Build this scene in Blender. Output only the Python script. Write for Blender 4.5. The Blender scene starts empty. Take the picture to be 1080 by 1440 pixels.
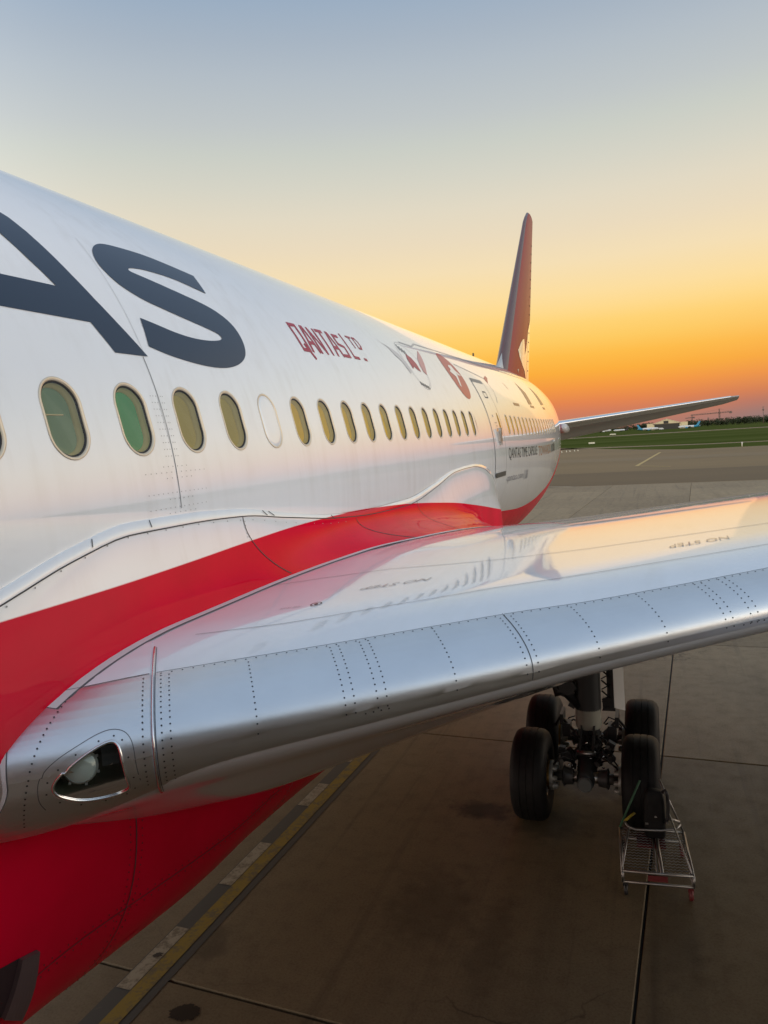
import bpy, bmesh, math, random
from mathutils import Vector, Matrix
from mathutils.geometry import tessellate_polygon
random.seed(7)
D = bpy.data
SC = bpy.context.scene
COL = SC.collection

# ------------------------------------------------------------------ camera
def srgb(r, g, b, a=1.0):
    f = lambda c: (c/255)/12.92 if c/255 <= 0.04045 else ((c/255+0.055)/1.055)**2.4
    return (f(r), f(g), f(b), a)

cam = D.cameras.new('camera'); cam_o = D.objects.new('camera', cam); COL.objects.link(cam_o)
CF = Vector((-0.3338, 0.9382, -0.0911)).normalized()
CR = Vector((0.9422, 0.3292, -0.0622)).normalized()
CU = CR.cross(CF).normalized()
CR = CF.cross(CU).normalized()
m = Matrix((CR, CU, -CF)).transposed().to_4x4()
m.translation = (5.893, -2.843, 5.477)
cam_o.matrix_world = m
cam.sensor_fit = 'VERTICAL'; cam.sensor_height = 36.0; cam.sensor_width = 27.0
cam.lens = 1068.0/1440.0*36.0
cam.clip_start = 0.05; cam.clip_end = 9000
SC.camera = cam_o

# ------------------------------------------------------------------ sky and light
SUN_AZ = math.radians(-9.0)      # measured from +Y towards +X
SUN_EL = math.radians(1.0)
W = D.worlds.new('World'); SC.world = W; W.use_nodes = True
nt = W.node_tree; nt.nodes.clear()
def N(t, **k):
    n = nt.nodes.new(t)
    for a, b in k.items(): setattr(n, a, b)
    return n
def L(a, b): nt.links.new(a, b)
def MA(op, a, b=None, c=None, clamp=False):
    n = N('ShaderNodeMath', operation=op); n.use_clamp = clamp
    for i, v in enumerate((a, b, c)):
        if v is None: continue
        if isinstance(v, (int, float)): n.inputs[i].default_value = v
        else: L(v, n.inputs[i])
    return n.outputs[0]
def smooth(v, a, b):
    n = N('ShaderNodeMapRange'); n.interpolation_type = 'SMOOTHSTEP'
    L(v, n.inputs[0]); n.inputs[1].default_value = a; n.inputs[2].default_value = b
    return n.outputs[0]
def ramp(v, stops):
    n = N('ShaderNodeValToRGB'); e = n.color_ramp.elements
    n.color_ramp.interpolation = 'LINEAR'
    while len(e) > 1: e.remove(e[-1])
    for i, (deg, c) in enumerate(stops):
        ps = math.sin(math.radians(deg))
        if i == 0: e[0].position = ps; el = e[0]
        else: el = e.new(ps)
        el.color = srgb(*c)
    L(v, n.inputs[0]); return n.outputs[0]
tc = N('ShaderNodeTexCoord'); sp = N('ShaderNodeSeparateXYZ'); L(tc.outputs['Generated'], sp.inputs[0])
x, y, z = sp.outputs
hor = MA('SQRT', MA('ADD', MA('ADD', MA('MULTIPLY', x, x), MA('MULTIPLY', y, y)), 1e-6))
dot = MA('DIVIDE', MA('ADD', MA('MULTIPLY', x, math.sin(SUN_AZ)), MA('MULTIPLY', y, math.cos(SUN_AZ))), hor)
HI = [(8.6, (255, 218, 141)), (9.7, (253, 222, 159)), (11.9, (245, 223, 181)), (14, (235, 219, 190)), (16.1, (226, 217, 196)), (18.1, (214, 212, 198)), (20.2, (202, 206, 198)),
      (22, (192, 198, 199)), (24.8, (179, 189, 198)), (26.7, (168, 181, 195)), (29.5, (152, 172, 194)), (38, (146, 166, 190)), (60, (140, 160, 186)), (90, (138, 158, 184))]
c_sun = ramp(z, [(0, (176, 120, 105)), (.6, (190, 124, 102)), (1.3, (210, 126, 92)), (2, (228, 134, 80)), (3.1, (245, 154, 68)), (4.2, (252, 174, 62)), (5.4, (254, 189, 76)), (6.5, (254, 203, 99)), (7.6, (255, 211, 117))]+HI)
c_mid = ramp(z, [(0, (146, 122, 120)), (.6, (160, 122, 114)), (1.3, (186, 122, 102)), (2, (212, 130, 88)), (3.1, (238, 150, 76)), (4.2, (249, 170, 68)), (5.4, (253, 186, 80)), (6.5, (254, 200, 102)), (7.6, (255, 210, 120))]+HI)
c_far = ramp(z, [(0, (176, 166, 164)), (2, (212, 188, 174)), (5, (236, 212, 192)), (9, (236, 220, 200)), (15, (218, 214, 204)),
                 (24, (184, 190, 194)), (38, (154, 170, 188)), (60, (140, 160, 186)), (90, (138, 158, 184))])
def mix(f, a, b):
    n = N('ShaderNodeMix', data_type='RGBA'); L(f, n.inputs[0]); L(a, n.inputs[6]); L(b, n.inputs[7]); return n.outputs[2]
# the phone exposed for the aircraft: the twilight sky away from the sunset is the main light on its side
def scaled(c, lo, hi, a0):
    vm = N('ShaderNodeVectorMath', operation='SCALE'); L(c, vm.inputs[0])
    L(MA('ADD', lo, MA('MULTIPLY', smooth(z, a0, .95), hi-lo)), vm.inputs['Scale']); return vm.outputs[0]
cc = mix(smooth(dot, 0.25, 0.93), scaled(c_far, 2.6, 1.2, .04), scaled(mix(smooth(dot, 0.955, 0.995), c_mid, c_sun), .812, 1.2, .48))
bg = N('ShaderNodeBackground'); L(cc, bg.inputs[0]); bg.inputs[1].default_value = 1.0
wo = N('ShaderNodeOutputWorld'); L(bg.outputs[0], wo.inputs[0])

sun = D.lights.new('sun', 'SUN'); sun.energy = 0.06; sun.color = (1.0, 0.55, 0.25); sun.angle = math.radians(30)
sun_o = D.objects.new('sun', sun); COL.objects.link(sun_o)
sd = Vector((math.sin(SUN_AZ)*math.cos(SUN_EL), math.cos(SUN_AZ)*math.cos(SUN_EL), math.sin(SUN_EL)))
sun_o.rotation_euler = sd.to_track_quat('Z', 'Y').to_euler()

vs = SC.view_settings; vs.view_transform = 'Standard'; vs.look = 'None'; vs.exposure = 0.3; vs.gamma = 1.0
vs.use_curve_mapping = False
SC.render.engine = 'CYCLES'
SC.cycles.use_denoising = True
SC.cycles.max_bounces = 8; SC.cycles.caustics_reflective = False; SC.cycles.caustics_refractive = False

# ------------------------------------------------------------------ materials
class Mat:
    """small node-graph helper"""
    def __init__(s, name):
        s.m = D.materials.new(name); s.m.use_nodes = True; s.t = s.m.node_tree
        s.b = s.t.nodes['Principled BSDF']
    def n(s, t, **k):
        q = s.t.nodes.new(t)
        for a, b in k.items(): setattr(q, a, b)
        return q
    def l(s, a, b): s.t.links.new(a, b)
    def set(s, **k):
        for a, b in k.items():
            a = a.replace('_', ' ')
            i = s.b.inputs[a]
            if hasattr(b, 'links'): s.l(b, i)
            else: i.default_value = b
        return s
    def pos(s): return s.n('ShaderNodeNewGeometry').outputs['Position']
    def noise(s, vec, scale, detail=4, rough=.55, stretch=None):
        if stretch:
            mp = s.n('ShaderNodeMapping'); mp.inputs['Scale'].default_value = stretch; s.l(vec, mp.inputs[0]); vec = mp.outputs[0]
        q = s.n('ShaderNodeTexNoise'); q.inputs['Scale'].default_value = scale
        q.inputs['Detail'].default_value = detail; q.inputs['Roughness'].default_value = rough
        s.l(vec, q.inputs['Vector']); return q.outputs[0]
    def rng(s, v, a, b, c=0., d=1., sm=False):
        q = s.n('ShaderNodeMapRange')
        if sm: q.interpolation_type = 'SMOOTHSTEP'
        s.l(v, q.inputs[0])
        for i, w in enumerate((a, b, c, d)): q.inputs[i+1].default_value = w
        return q.outputs[0]
    def mixc(s, f, a, b):
        q = s.n('ShaderNodeMix', data_type='RGBA')
        for i, v in ((0, f), (6, a), (7, b)):
            if isinstance(v, (int, float, tuple)): q.inputs[i].default_value = v
            else: s.l(v, q.inputs[i])
        return q.outputs[2]
    def math(s, op, a, b=0.):
        q = s.n('ShaderNodeMath', operation=op)
        for i, v in enumerate((a, b)):
            if isinstance(v, (int, float)): q.inputs[i].default_value = v
            else: s.l(v, q.inputs[i])
        return q.outputs[0]
    def sep(s, v):
        q = s.n('ShaderNodeSeparateXYZ'); s.l(v, q.inputs[0]); return q.outputs
    def bump(s, h, st, dist=.01):
        q = s.n('ShaderNodeBump'); q.inputs['Strength'].default_value = st; q.inputs['Distance'].default_value = dist
        s.l(h, q.inputs['Height']); s.l(q.outputs[0], s.b.inputs['Normal'])
    def curve(s, v, pts, lo, hi, zlo, zhi):
        t = s.rng(v, lo, hi)
        q = s.n('ShaderNodeFloatCurve'); c = q.mapping.curves[0]
        pp = [((a-lo)/(hi-lo), (b-zlo)/(zhi-zlo)) for a, b in pts]
        c.points[0].location = pp[0]; c.points[1].location = pp[-1]
        for a in pp[1:-1]: c.points.new(*a)
        q.mapping.update(); s.l(t, q.inputs['Value'])
        return s.rng(q.outputs[0], 0, 1, zlo, zhi)

def simple(name, col, rough=.5, metal=0., coat=0., spec=.5):
    M = Mat(name)
    M.set(Base_Color=(*col, 1), Roughness=rough, Metallic=metal, Coat_Weight=coat, Coat_Roughness=.03)
    M.b.inputs['Specular IOR Level'].default_value = spec
    return M.m

# livery: white above, red below a line that follows the airframe
RED_LINE = [(-25, 4.75), (-4, 4.72), (0, 4.73), (1.4, 4.755), (2.4, 4.78), (3.5, 4.79), (5.2, 4.745), (8.2, 4.52), (10.2, 4.28),
            (12.5, 3.97), (14.9, 3.70), (19.4, 3.48), (21.9, 3.62), (24.1, 3.88), (26, 4.4), (28, 5.0), (30, 5.6), (34, 6.6), (38, 8), (45, 9)]
def livery():
    M = Mat('livery_paint'); P = M.pos(); s = M.sep(P)
    zl = M.curve(s[1], RED_LINE, -25, 45, 2, 10)
    f = M.rng(M.math('SUBTRACT', zl, s[2]), -.004, .004)
    n1 = M.noise(P, 1.3, 5); n2 = M.noise(P, 7.0, 4, stretch=(1, 1.0, .12))
    dirt = M.math('MULTIPLY', M.rng(n1, .35, .75, .0, 1.), M.rng(n2, .45, .75, 0., 1.))
    white = M.mixc(M.math('MULTIPLY', dirt, .55), (.84, .835, .82, 1), (.60, .56, .50, 1))
    red = M.mixc(M.math('MAXIMUM', M.rng(n1, .3, .8), dirt), (.72, .002, .030, 1), (.56, .003, .022, 1))
    M.set(Base_Color=M.mixc(f, white, red), Roughness=.34, Coat_Weight=M.rng(f, 0, 1, 1., .42), Coat_Roughness=.035, Specular_IOR_Level=M.rng(f, 0, 1, .3, .0))
    M.l(M.rng(f, 0, 1, 1.95, 1.36), M.b.inputs['Coat IOR'])
    w = M.noise(P, .9, 2)
    M.bump(w, .05, .012)
    return M.m
M_LIV = livery()
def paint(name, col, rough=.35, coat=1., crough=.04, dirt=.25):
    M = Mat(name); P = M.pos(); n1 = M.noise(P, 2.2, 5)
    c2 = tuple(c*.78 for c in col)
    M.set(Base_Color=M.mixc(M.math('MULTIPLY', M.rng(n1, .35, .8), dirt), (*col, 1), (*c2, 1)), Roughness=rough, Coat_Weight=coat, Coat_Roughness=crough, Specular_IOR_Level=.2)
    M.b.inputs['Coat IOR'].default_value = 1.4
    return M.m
def wing_paint():
    M = Mat('wing_paint'); P = M.pos(); n1 = M.noise(P, 1.6, 5); n2 = M.noise(P, 9, 4, stretch=(1, .12, 1))
    d = M.math('MULTIPLY', M.rng(n1, .35, .75), M.rng(n2, .4, .8))
    M.set(Base_Color=M.mixc(d, (.76, .77, .78, 1), (.68, .68, .67, 1)), Roughness=.4, Coat_Weight=1., Coat_Roughness=.05, Specular_IOR_Level=.25)
    M.b.inputs['Coat IOR'].default_value = 1.45
    M.bump(M.noise(P, .8, 2), .04, .01)
    return M.m
M_WING = wing_paint()
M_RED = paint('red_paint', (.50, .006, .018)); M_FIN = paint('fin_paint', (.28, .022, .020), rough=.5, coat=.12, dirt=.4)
M_WHITE = paint('white_paint', (.78, .78, .77))
M_GREYP = paint('pale_grey_paint', (.5, .5, .48), rough=.45, coat=.3)
M_NAVY = paint('navy_lettering', (.022, .036, .062), rough=.4, coat=.5, dirt=.1)
M_REDL = paint('red_lettering', (.33, .008, .03), rough=.45, coat=.4, dirt=.15)
M_PINK = paint('faded_red_print', (.50, .20, .20), rough=.45, coat=.6)
M_TAN = paint('tan_print', (.36, .20, .11), rough=.5, coat=.3)
M_GREYL = paint('grey_print', (.30, .30, .32), rough=.45, coat=.6)
M_BLACKL = paint('black_lettering', (.03, .03, .035), rough=.45, coat=.5)
M_SEAM = simple('seam_sealant', (.10, .10, .10), .6)
M_HOLE = simple('fastener_hole', (.04, .04, .042), .5)
M_DOT = simple('fastener_head', (.30, .29, .27), .4)
def alu(name, base=.72, rough=.3, aniso=.4):
    M = Mat(name); P = M.pos()
    n = M.noise(P, 4, 5); st = M.noise(P, 60, 3, stretch=(.15, .15, 1.5))
    sm = M.noise(P, 1.1, 3)
    M.set(Base_Color=M.mixc(M.rng(n, .3, .75), (base, base*.985, base*.955, 1), (base*.94, base*.925, base*.90, 1)), Metallic=1.,
          Roughness=M.math('ADD', M.rng(sm, .3, .7, rough-.02, rough+.03), M.rng(st, .3, .7, -.03, .03)))
    M.bump(st, .03, .002)
    return M.m
M_ALU = alu('bare_aluminium', .76, .38); M_ALU2 = alu('bright_aluminium', .85, .2)
M_STEEL = alu('dull_steel', .42, .35)
M_DARKM = simple('dark_gear_paint', (.055, .058, .06), .4, .2)
M_BLACK = simple('black_parts', (.018, .018, .02), .45)
M_OLIVE = simple('grey_green_strut_paint', (.19, .21, .19), .42, 0., .3)
M_BRASS = simple('brass_brake', (.45, .29, .10), .35, 1.)
M_CHROME = simple('chrome_piston', (.8, .8, .8), .12, 1.)
def rubber():
    M = Mat('tyre_rubber'); P = M.pos()
    n = M.noise(P, 14, 4)
    M.set(Base_Color=M.mixc(M.rng(n, .35, .7), (.006, .006, .007, 1), (.011, .011, .011, 1)), Roughness=.6, Specular_IOR_Level=.3)
    M.bump(n, .15, .004)
    return M.m
M_TYRE = rubber()
def concrete():
    M = Mat('apron_concrete'); P = M.pos()
    a = M.noise(P, .22, 6, .6); b = M.noise(P, 3.5, 6, .65); c = M.noise(P, 60, 3)
    st = M.noise(P, .7, 5, .6, stretch=(1.6, .16, 1))
    col = M.mixc(M.rng(a, .3, .72), (.215, .162, .092, 1), (.160, .121, .070, 1))
    col = M.mixc(M.math('MULTIPLY', M.rng(b, .5, .8), .4), col, (.080, .058, .033, 1))
    col = M.mixc(M.math('MULTIPLY', M.rng(st, .52, .78), .55), col, (.072, .052, .030, 1))
    sp_ = M.noise(P, 38, 3, .7)
    col = M.mixc(M.math('MULTIPLY', M.rng(sp_, .50, .70), .3), col, (.235, .19, .125, 1))
    col = M.mixc(M.math('MULTIPLY', M.rng(sp_, .50, .32), .35), col, (.05, .038, .024, 1))
    wv = M.n('ShaderNodeTexVoronoi', feature='DISTANCE_TO_EDGE'); wv.inputs['Scale'].default_value = .16
    vd = M.n('ShaderNodeVectorMath', operation='ADD'); nv = M.n('ShaderNodeTexNoise'); nv.inputs['Scale'].default_value = .9; nv.inputs['Detail'].default_value = 6
    M.l(P, nv.inputs['Vector']); M.l(P, vd.inputs[0]); M.l(nv.outputs['Color'], vd.inputs[1]); M.l(vd.outputs[0], wv.inputs['Vector'])
    crack = M.math('MULTIPLY', M.rng(wv.outputs['Distance'], .0, .0022, 1., 0.), M.rng(a, .5, .6))
    col = M.mixc(M.math('MULTIPLY', crack, .7), col, (.03, .024, .017, 1))
    tm_ = M.noise(P, 1.0, 5, .6, stretch=(3.2, .07, 1))
    col = M.mixc(M.math('MULTIPLY', M.rng(tm_, .56, .72), .5), col, (.045, .036, .025, 1))
    oi_ = M.n('ShaderNodeObjectInfo')
    tone = M.n('ShaderNodeVectorMath', operation='SCALE'); M.l(col, tone.inputs[0]); M.l(M.rng(oi_.outputs['Random'], 0, 1, .84, 1.16), tone.inputs['Scale']); col = tone.outputs[0]
    # oil drips beside the main gear
    def spot(cx, cy, rx, ry, k):
        s = M.sep(P)
        dx = M.math('MULTIPLY', M.math('SUBTRACT', s[0], cx), 1/rx); dy = M.math('MULTIPLY', M.math('SUBTRACT', s[1], cy), 1/ry)
        r = M.math('SQRT', M.math('ADD', M.math('MULTIPLY', dx, dx), M.math('MULTIPLY', dy, dy)))
        r = M.math('ADD', r, M.rng(M.noise(P, 4.5, 5), .2, .8, -.5, .5))
        return M.math('MULTIPLY', M.rng(r, .35, 1.15, 1., 0., True), k)
    for q in ((3.42, 7.66, .55, .30, 1.0), (4.4, 7.5, .7, .5, .45), (3.3, 5.3, .6, 1.0, .35), (1.1, 4.0, .25, .35, .5), (5.0, 9.0, 1.0, .8, .45), (4.1, 4.7, .25, 1.1, .3), (6.0, 5.3, .35, .9, .3)):
        col = M.mixc(spot(*q), col, (.026, .022, .017, 1))
    M.set(Base_Color=col, Roughness=M.rng(b, .3, .7, .5, .66), Specular_IOR_Level=.35)
    M.bump(M.math('ADD', c, M.math('MULTIPLY', b, .8)), .25, .006)
    return M.m
M_CONC = concrete()
def asphalt(name, c1, c2):
    M = Mat(name); P = M.pos()
    a = M.noise(P, .05, 5, stretch=(.25, 1, 1)); b = M.noise(P, .5, 5, stretch=(.2, 1, 1))
    col = M.mixc(M.rng(a, .3, .7), (*c1, 1), (*c2, 1)); col = M.mixc(M.math('MULTIPLY', M.rng(b, .5, .8), .4), col, tuple(k*.7 for k in c2)+(1,))
    M.set(Base_Color=col, Roughness=.65, Specular_IOR_Level=.25)
    return M.m
M_ASPH = asphalt('taxiway_asphalt', (.175, .116, .050), (.140, .093, .041))
M_ASPH2 = asphalt('dark_asphalt', (.112, .074, .033), (.092, .061, .028))
M_CONC2 = asphalt('pale_concrete_strip', (.18, .126, .064), (.15, .105, .053))
def grass():
    M = Mat('mown_grass'); P = M.pos()
    a = M.noise(P, .012, 5, .6, stretch=(.25, 1.6, 1)); b = M.noise(P, .07, 6, .65, stretch=(.3, 1, 1))
    col = M.mixc(M.rng(a, .35, .65), (.056, .070, .014, 1), (.096, .104, .030, 1))
    col = M.mixc(M.math('MULTIPLY', M.rng(b, .45, .75), .6), col, (.034, .050, .010, 1))
    M.set(Base_Color=col, Roughness=.9); M.b.inputs['Specular IOR Level'].default_value = .0
    return M.m
M_GRASS = grass()
def worn(name, col, under, amount):
    M = Mat(name); P = M.pos()
    a = M.noise(P, 5, 6, .7); b = M.noise(P, 30, 4)
    f = M.rng(M.math('ADD', a, M.math('MULTIPLY', b, .35)), amount-.06, amount+.10)
    M.set(Base_Color=M.mixc(f, (*col, 1), (*under, 1)), Roughness=.6)
    return M.m
M_YEL = worn('yellow_marking', (.25, .17, .016), (.13, .10, .05), .70)
M_WHT = worn('white_marking', (.33, .29, .21), (.16, .13, .085), .70)
M_BORD = worn('black_marking_border', (.055, .055, .052), (.10, .088, .07), .85)
M_FARL = simple('faded_white_line', (.42, .36, .26), .7); M_FARY = simple('faded_yellow_line', (.40, .28, .10), .7)

# ------------------------------------------------------------------ mesh helpers
def link(o, parent=None, label=None, cat=None, group=None, kind=None):
    COL.objects.link(o)
    if parent is not None: o.parent = parent
    if label: o['label'] = label
    if cat: o['category'] = cat
    if group: o['group'] = group
    if kind: o['kind'] = kind
    return o
def empty(name, loc=(0, 0, 0), rz=0, **k):
    o = D.objects.new(name, None); o.location = loc; o.rotation_euler = (0, 0, rz); o.empty_display_size = .2
    return link(o, **k)
class MB:
    def __init__(s): s.v = []; s.f = []; s.nn = None
    def add(s, vs_, fs_):
        o = len(s.v); s.v += [tuple(v) for v in vs_]; s.f += [tuple(i+o for i in f) for f in fs_]; return s
    def grid(s, rows, closed=False, flip=False):
        nr, nc = len(rows), len(rows[0]); o = len(s.v)
        for r in rows: s.v += [tuple(p) for p in r]
        for i in range(nr-1):
            for j in range(nc if closed else nc-1):
                a, b = o+i*nc+j, o+i*nc+(j+1) % nc
                q = (a, b, b+nc, a+nc)
                s.f.append(q[::-1] if flip else q)
        return s
    def box(s, c, d, R=None):
        x, y, z = (k/2 for k in d); R = R or Matrix.Identity(3); c = Vector(c)
        P = [c + R @ Vector(p) for p in ((-x,-y,-z),(x,-y,-z),(x,y,-z),(-x,y,-z),(-x,-y,z),(x,-y,z),(x,y,z),(-x,y,z))]
        return s.add(P, ((0,3,2,1),(4,5,6,7),(0,1,5,4),(1,2,6,5),(2,3,7,6),(3,0,4,7)))
    def tube(s, pts, r, n=10, caps=True):
        pts = [Vector(p) for p in pts]; rs = r if isinstance(r, (list, tuple)) else [r]*len(pts)
        up = None; rings = []
        for i, p in enumerate(pts):
            t = (pts[min(i+1, len(pts)-1)] - pts[max(i-1, 0)]).normalized()
            if up is None: up = t.orthogonal().normalized()
            up = (up - t*up.dot(t)); up = up.normalized() if up.length > 1e-6 else t.orthogonal().normalized()
            w = t.cross(up)
            rings.append([p + (up*math.cos(2*math.pi*k/n) + w*math.sin(2*math.pi*k/n))*rs[i] for k in range(n)])
        o = len(s.v); s.grid(rings, True)
        if caps:
            s.f.append(tuple(o+k for k in range(n))[::-1]); s.f.append(tuple(o+(len(pts)-1)*n+k for k in range(n)))
        return s
    def lathe(s, prof, origin, axis=(1, 0, 0), n=32):
        ax = Vector(axis).normalized(); u = ax.orthogonal().normalized(); w = ax.cross(u); o = Vector(origin)
        return s.grid([[o + ax*a + (u*math.cos(2*math.pi*k/n) + w*math.sin(2*math.pi*k/n))*r for k in range(n)] for a, r in prof], True)
    def build(s, name, mat, parent=None, smooth=True, normals=None, angle=None, **k):
        me = D.meshes.new(name); me.from_pydata(s.v, [], s.f); me.materials.append(mat); me.update()
        if smooth: me.polygons.foreach_set('use_smooth', [True]*len(me.polygons))
        if normals: me.normals_split_custom_set_from_vertices(normals)
        elif smooth and angle: me.set_sharp_from_angle(angle=math.radians(angle))
        o = D.objects.new(name, me)
        return link(o, parent, **k)
def lerp_tab(t, x):
    if x <= t[0][0]: return t[0][1]
    for (a, b), (c, d) in zip(t, t[1:]):
        if x <= c: return b + (d-b)*(x-a)/(c-a)
    return t[-1][1]
def pchip(t):
    n = len(t); h = [t[i+1][0]-t[i][0] for i in range(n-1)]; dl = [(t[i+1][1]-t[i][1])/h[i] for i in range(n-1)]
    d = [dl[0]] + [0 if dl[i-1]*dl[i] <= 0 else (h[i-1]+h[i])*3/((2*h[i]+h[i-1])/dl[i-1]+(h[i]+2*h[i-1])/dl[i]) for i in range(1, n-1)] + [dl[-1]]
    def f(x):
        if x <= t[0][0]: return t[0][1]
        if x >= t[-1][0]: return t[-1][1]
        i = max(k for k in range(n-1) if t[k][0] <= x)
        u = (x-t[i][0])/h[i]
        return (1+2*u)*(1-u)**2*t[i][1] + u*(1-u)**2*h[i]*d[i] + u*u*(3-2*u)*t[i+1][1] + u*u*(u-1)*h[i]*d[i+1]
    return f

# ------------------------------------------------------------------ ground
def sheet(name, pts, z, mat, parent=None, **k):
    return MB().add([(a, b, z) for a, b in pts], [tuple(range(len(pts)))]).build(name, mat, parent, smooth=False, **k)
sheet('grass', [(-4000, -600), (4000, -600), (4000, 6000), (-4000, 6000)], -.060, M_GRASS, kind='structure')
apron = sheet('apron', [(-160, -160), (200, -160), (200, 178), (34, 170), (13, 174), (3.4, 190), (-22, 254), (-60, 330), (-160, 420)], -.050, M_ASPH, kind='structure')
sheet('taxiway', [(-160, 78), (200, 70), (200, 92), (-160, 101)], -.044, M_ASPH2, kind='structure')
sheet('taxiway', [(-160, 150), (-30, 140), (5, 128), (200, 118), (200, 126), (5, 140), (-30, 156), (-160, 172)], -.044, M_CONC2, kind='structure')
sheet('service_road', [(-300, 520), (-20, 232), (20, 205), (60, 198), (400, 190), (400, 196), (60, 205), (20, 213), (-18, 243), (-290, 535)], -.050, M_CONC2, kind='structure')
sheet('runway', [(-900, 560), (900, 500), (900, 545), (-900, 615)], -.052, M_CONC2, kind='structure')
# concrete slabs, one box each, 7.05 m pitch, turned a little against the aircraft
SL = 7.0; SA = math.radians(-3.1); RS = Matrix.Rotation(SA, 3, 'Z'); SO = Vector((5.918, 10.12, 0))
def slab_mesh():
    g = SL/2-.014; b = .012
    me = MB()
    me.add([(-g, -g, -.045), (g, -g, -.045), (g, g, -.045), (-g, g, -.045), (-g, -g, -b), (g, -g, -b), (g, g, -b), (-g, g, -b),
            (-g+b, -g+b, 0), (g-b, -g+b, 0), (g-b, g-b, 0), (-g+b, g-b, 0)],
           [(0, 1, 5, 4), (1, 2, 6, 5), (2, 3, 7, 6), (3, 0, 4, 7), (4, 5, 9, 8), (5, 6, 10, 9), (6, 7, 11, 10), (7, 4, 8, 11), (8, 9, 10, 11)])
    o = me.build('concrete_slab', M_CONC, apron, smooth=False); return o
slab0 = slab_mesh(); first = True
for j in range(-4, 9):
    for i in range(-4, 4):
        o = slab0 if first else slab0.copy()
        if not first: COL.objects.link(o); o.parent = apron
        first = False
        c = SO + RS @ Vector(((i+.5)*SL, (j+.5)*SL, 0)); o.location = (c.x, c.y, random.uniform(-.002, .0)); o.rotation_euler = (0, 0, SA)
# joint filler shows dark between the slabs
sj = MB(); cs = [SO + RS @ Vector((a*SL, b*SL, -.034)) for a, b in ((-4, -4), (4, -4), (4, 9), (-4, 9))]
sj.add(cs, [(0, 1, 2, 3)]).build('joint_filler', simple('joint_filler', (.03, .028, .025), .9), apron, smooth=False)

def stripe(name, a, b, w, z, mat, parent):
    a = Vector(a); b = Vector(b); d = (b-a).normalized(); q = Vector((-d.y, d.x))*w/2
    return sheet(name, [tuple(a-q), tuple(b-q), tuple(b+q), tuple(a+q)], z, mat, parent)
def cl(yy, off=0):   # lead-in line of the stand
    return (.80 + .0315*(yy-4.5) + off, yy)
stripe('marking_border', cl(-6, -.05), cl(30, -.05), .50, .003, M_BORD, apron)
stripe('yellow_line', cl(-6), cl(30), .19, .007, M_YEL, apron)
yb = -5.2
for y0, y1 in ((-4.3, -3.4), (-2.4, -1.5), (-.6, .3), (1.2, 2.1), (3.14, 4.17), (5.06, 6.10), (7.22, 7.98), (8.86, 9.81), (10.8, 11.7), (12.7, 13.6), (14.6, 15.5)):
    stripe('white_block', cl(y0, -.195), cl(y1, -.195), .18, .007, M_WHT, apron)
# far lines
for a, b, w, mt in (((-2.5, 58.6), (5.2, 52.0), .28, M_FARL), ((4, 57), (8.5, 54.6), .14, M_FARL), ((3.9, 109.8), (7.6, 162), .5, M_FARY), ((3.9, 109.8), (8.3, 104.5), .5, M_FARY),
                    ((-4, 75.2), (.4, 72.9), .3, M_FARL)):
    stripe('taxi_line', a, b, w, -.028, mt, apron)
for i in range(12):
    stripe('taxi_line', (.4+i*2.4, 72.9-.34*i), (1.9+i*2.4, 72.7-.34*i), .28, -.028, M_FARL, apron)

# ragged oil patch near the nose-side joint
def blob(name, c, rx, ry, rot, mat, z, n=64, rag=.35, **k):
    pts = []
    for i in range(n):
        a = 2*math.pi*i/n; r = 1+rag*(random.random()-.5)*(1 if i % 2 else .4)
        p = Matrix.Rotation(rot, 2) @ Vector((math.cos(a)*rx*r, math.sin(a)*ry*r)); pts.append((c[0]+p.x, c[1]+p.y))
    return sheet(name, pts, z, mat, **k)
M_OIL = simple('old_oil', (.012, .011, .010), .38)
blob('oil_patch', (1.39, 3.02), .155, .11, .2, M_OIL, .004, parent=apron)
blob('oil_patch', (.60, 3.68), .05, .035, .2, M_OIL, .0105, n=28, rag=.8, parent=apron)

# ================================================================== the airliner
jet = empty('airliner', (0, 10, 0), label='large white and red passenger jet parked on the concrete apron', cat='airplane')
jet_loc = Vector((0, 10, 0))
def jp(o):
    """parent a world-space mesh to the aircraft root"""
    o.parent = jet; o.location = Vector(o.location) - jet_loc; return o
def jbuild(mb, name, mat, **k):
    return jp(mb.build(name, mat, None, **k))
ZC = 5.062; FA = 2.885; FB = 2.97; PITCH = .6103; TW = .2246
F_W = pchip([(-24, .15), (-23, .75), (-21, 1.55), (-18, 2.4), (-15, 2.8), (-12, 2.885), (19, 2.885), (22, 2.86), (25, 2.75), (27, 2.63), (29, 2.43), (31, 2.19), (34, 1.75), (37, 1.22), (40, .65), (42, .28)])
F_T = pchip([(-24, 4.2), (-23, 4.8), (-21, 5.8), (-18, 7.0), (-15, 7.75), (-12, 8.032), (20, 8.032), (26, 8.02), (28, 7.98), (32, 7.8), (36, 7.5), (40, 7.1), (42, 6.85)])
F_Bt = pchip([(-24, 4.0), (-23, 3.4), (-21, 2.75), (-18, 2.3), (-15, 2.12), (-12, 2.092), (13, 2.092), (17, 1.96), (21, 1.92), (24, 2.02), (28, 2.45), (32, 3.4), (36, 4.6), (40, 5.9), (42, 6.4)])
def fus(Y, th, off=0.):
    if -12 <= Y <= 13: w, zc, b = FA, ZC, FB
    else:
        t, bo = F_T(Y), F_Bt(Y); w, zc, b = F_W(Y), (t+bo)/2, (t-bo)/2
    c, s = math.cos(th), math.sin(th)
    nx, nz = c/w, s/b; q = math.hypot(nx, nz)
    return Vector((w*c + off*nx/q, Y, zc + b*s + off*nz/q))
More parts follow.
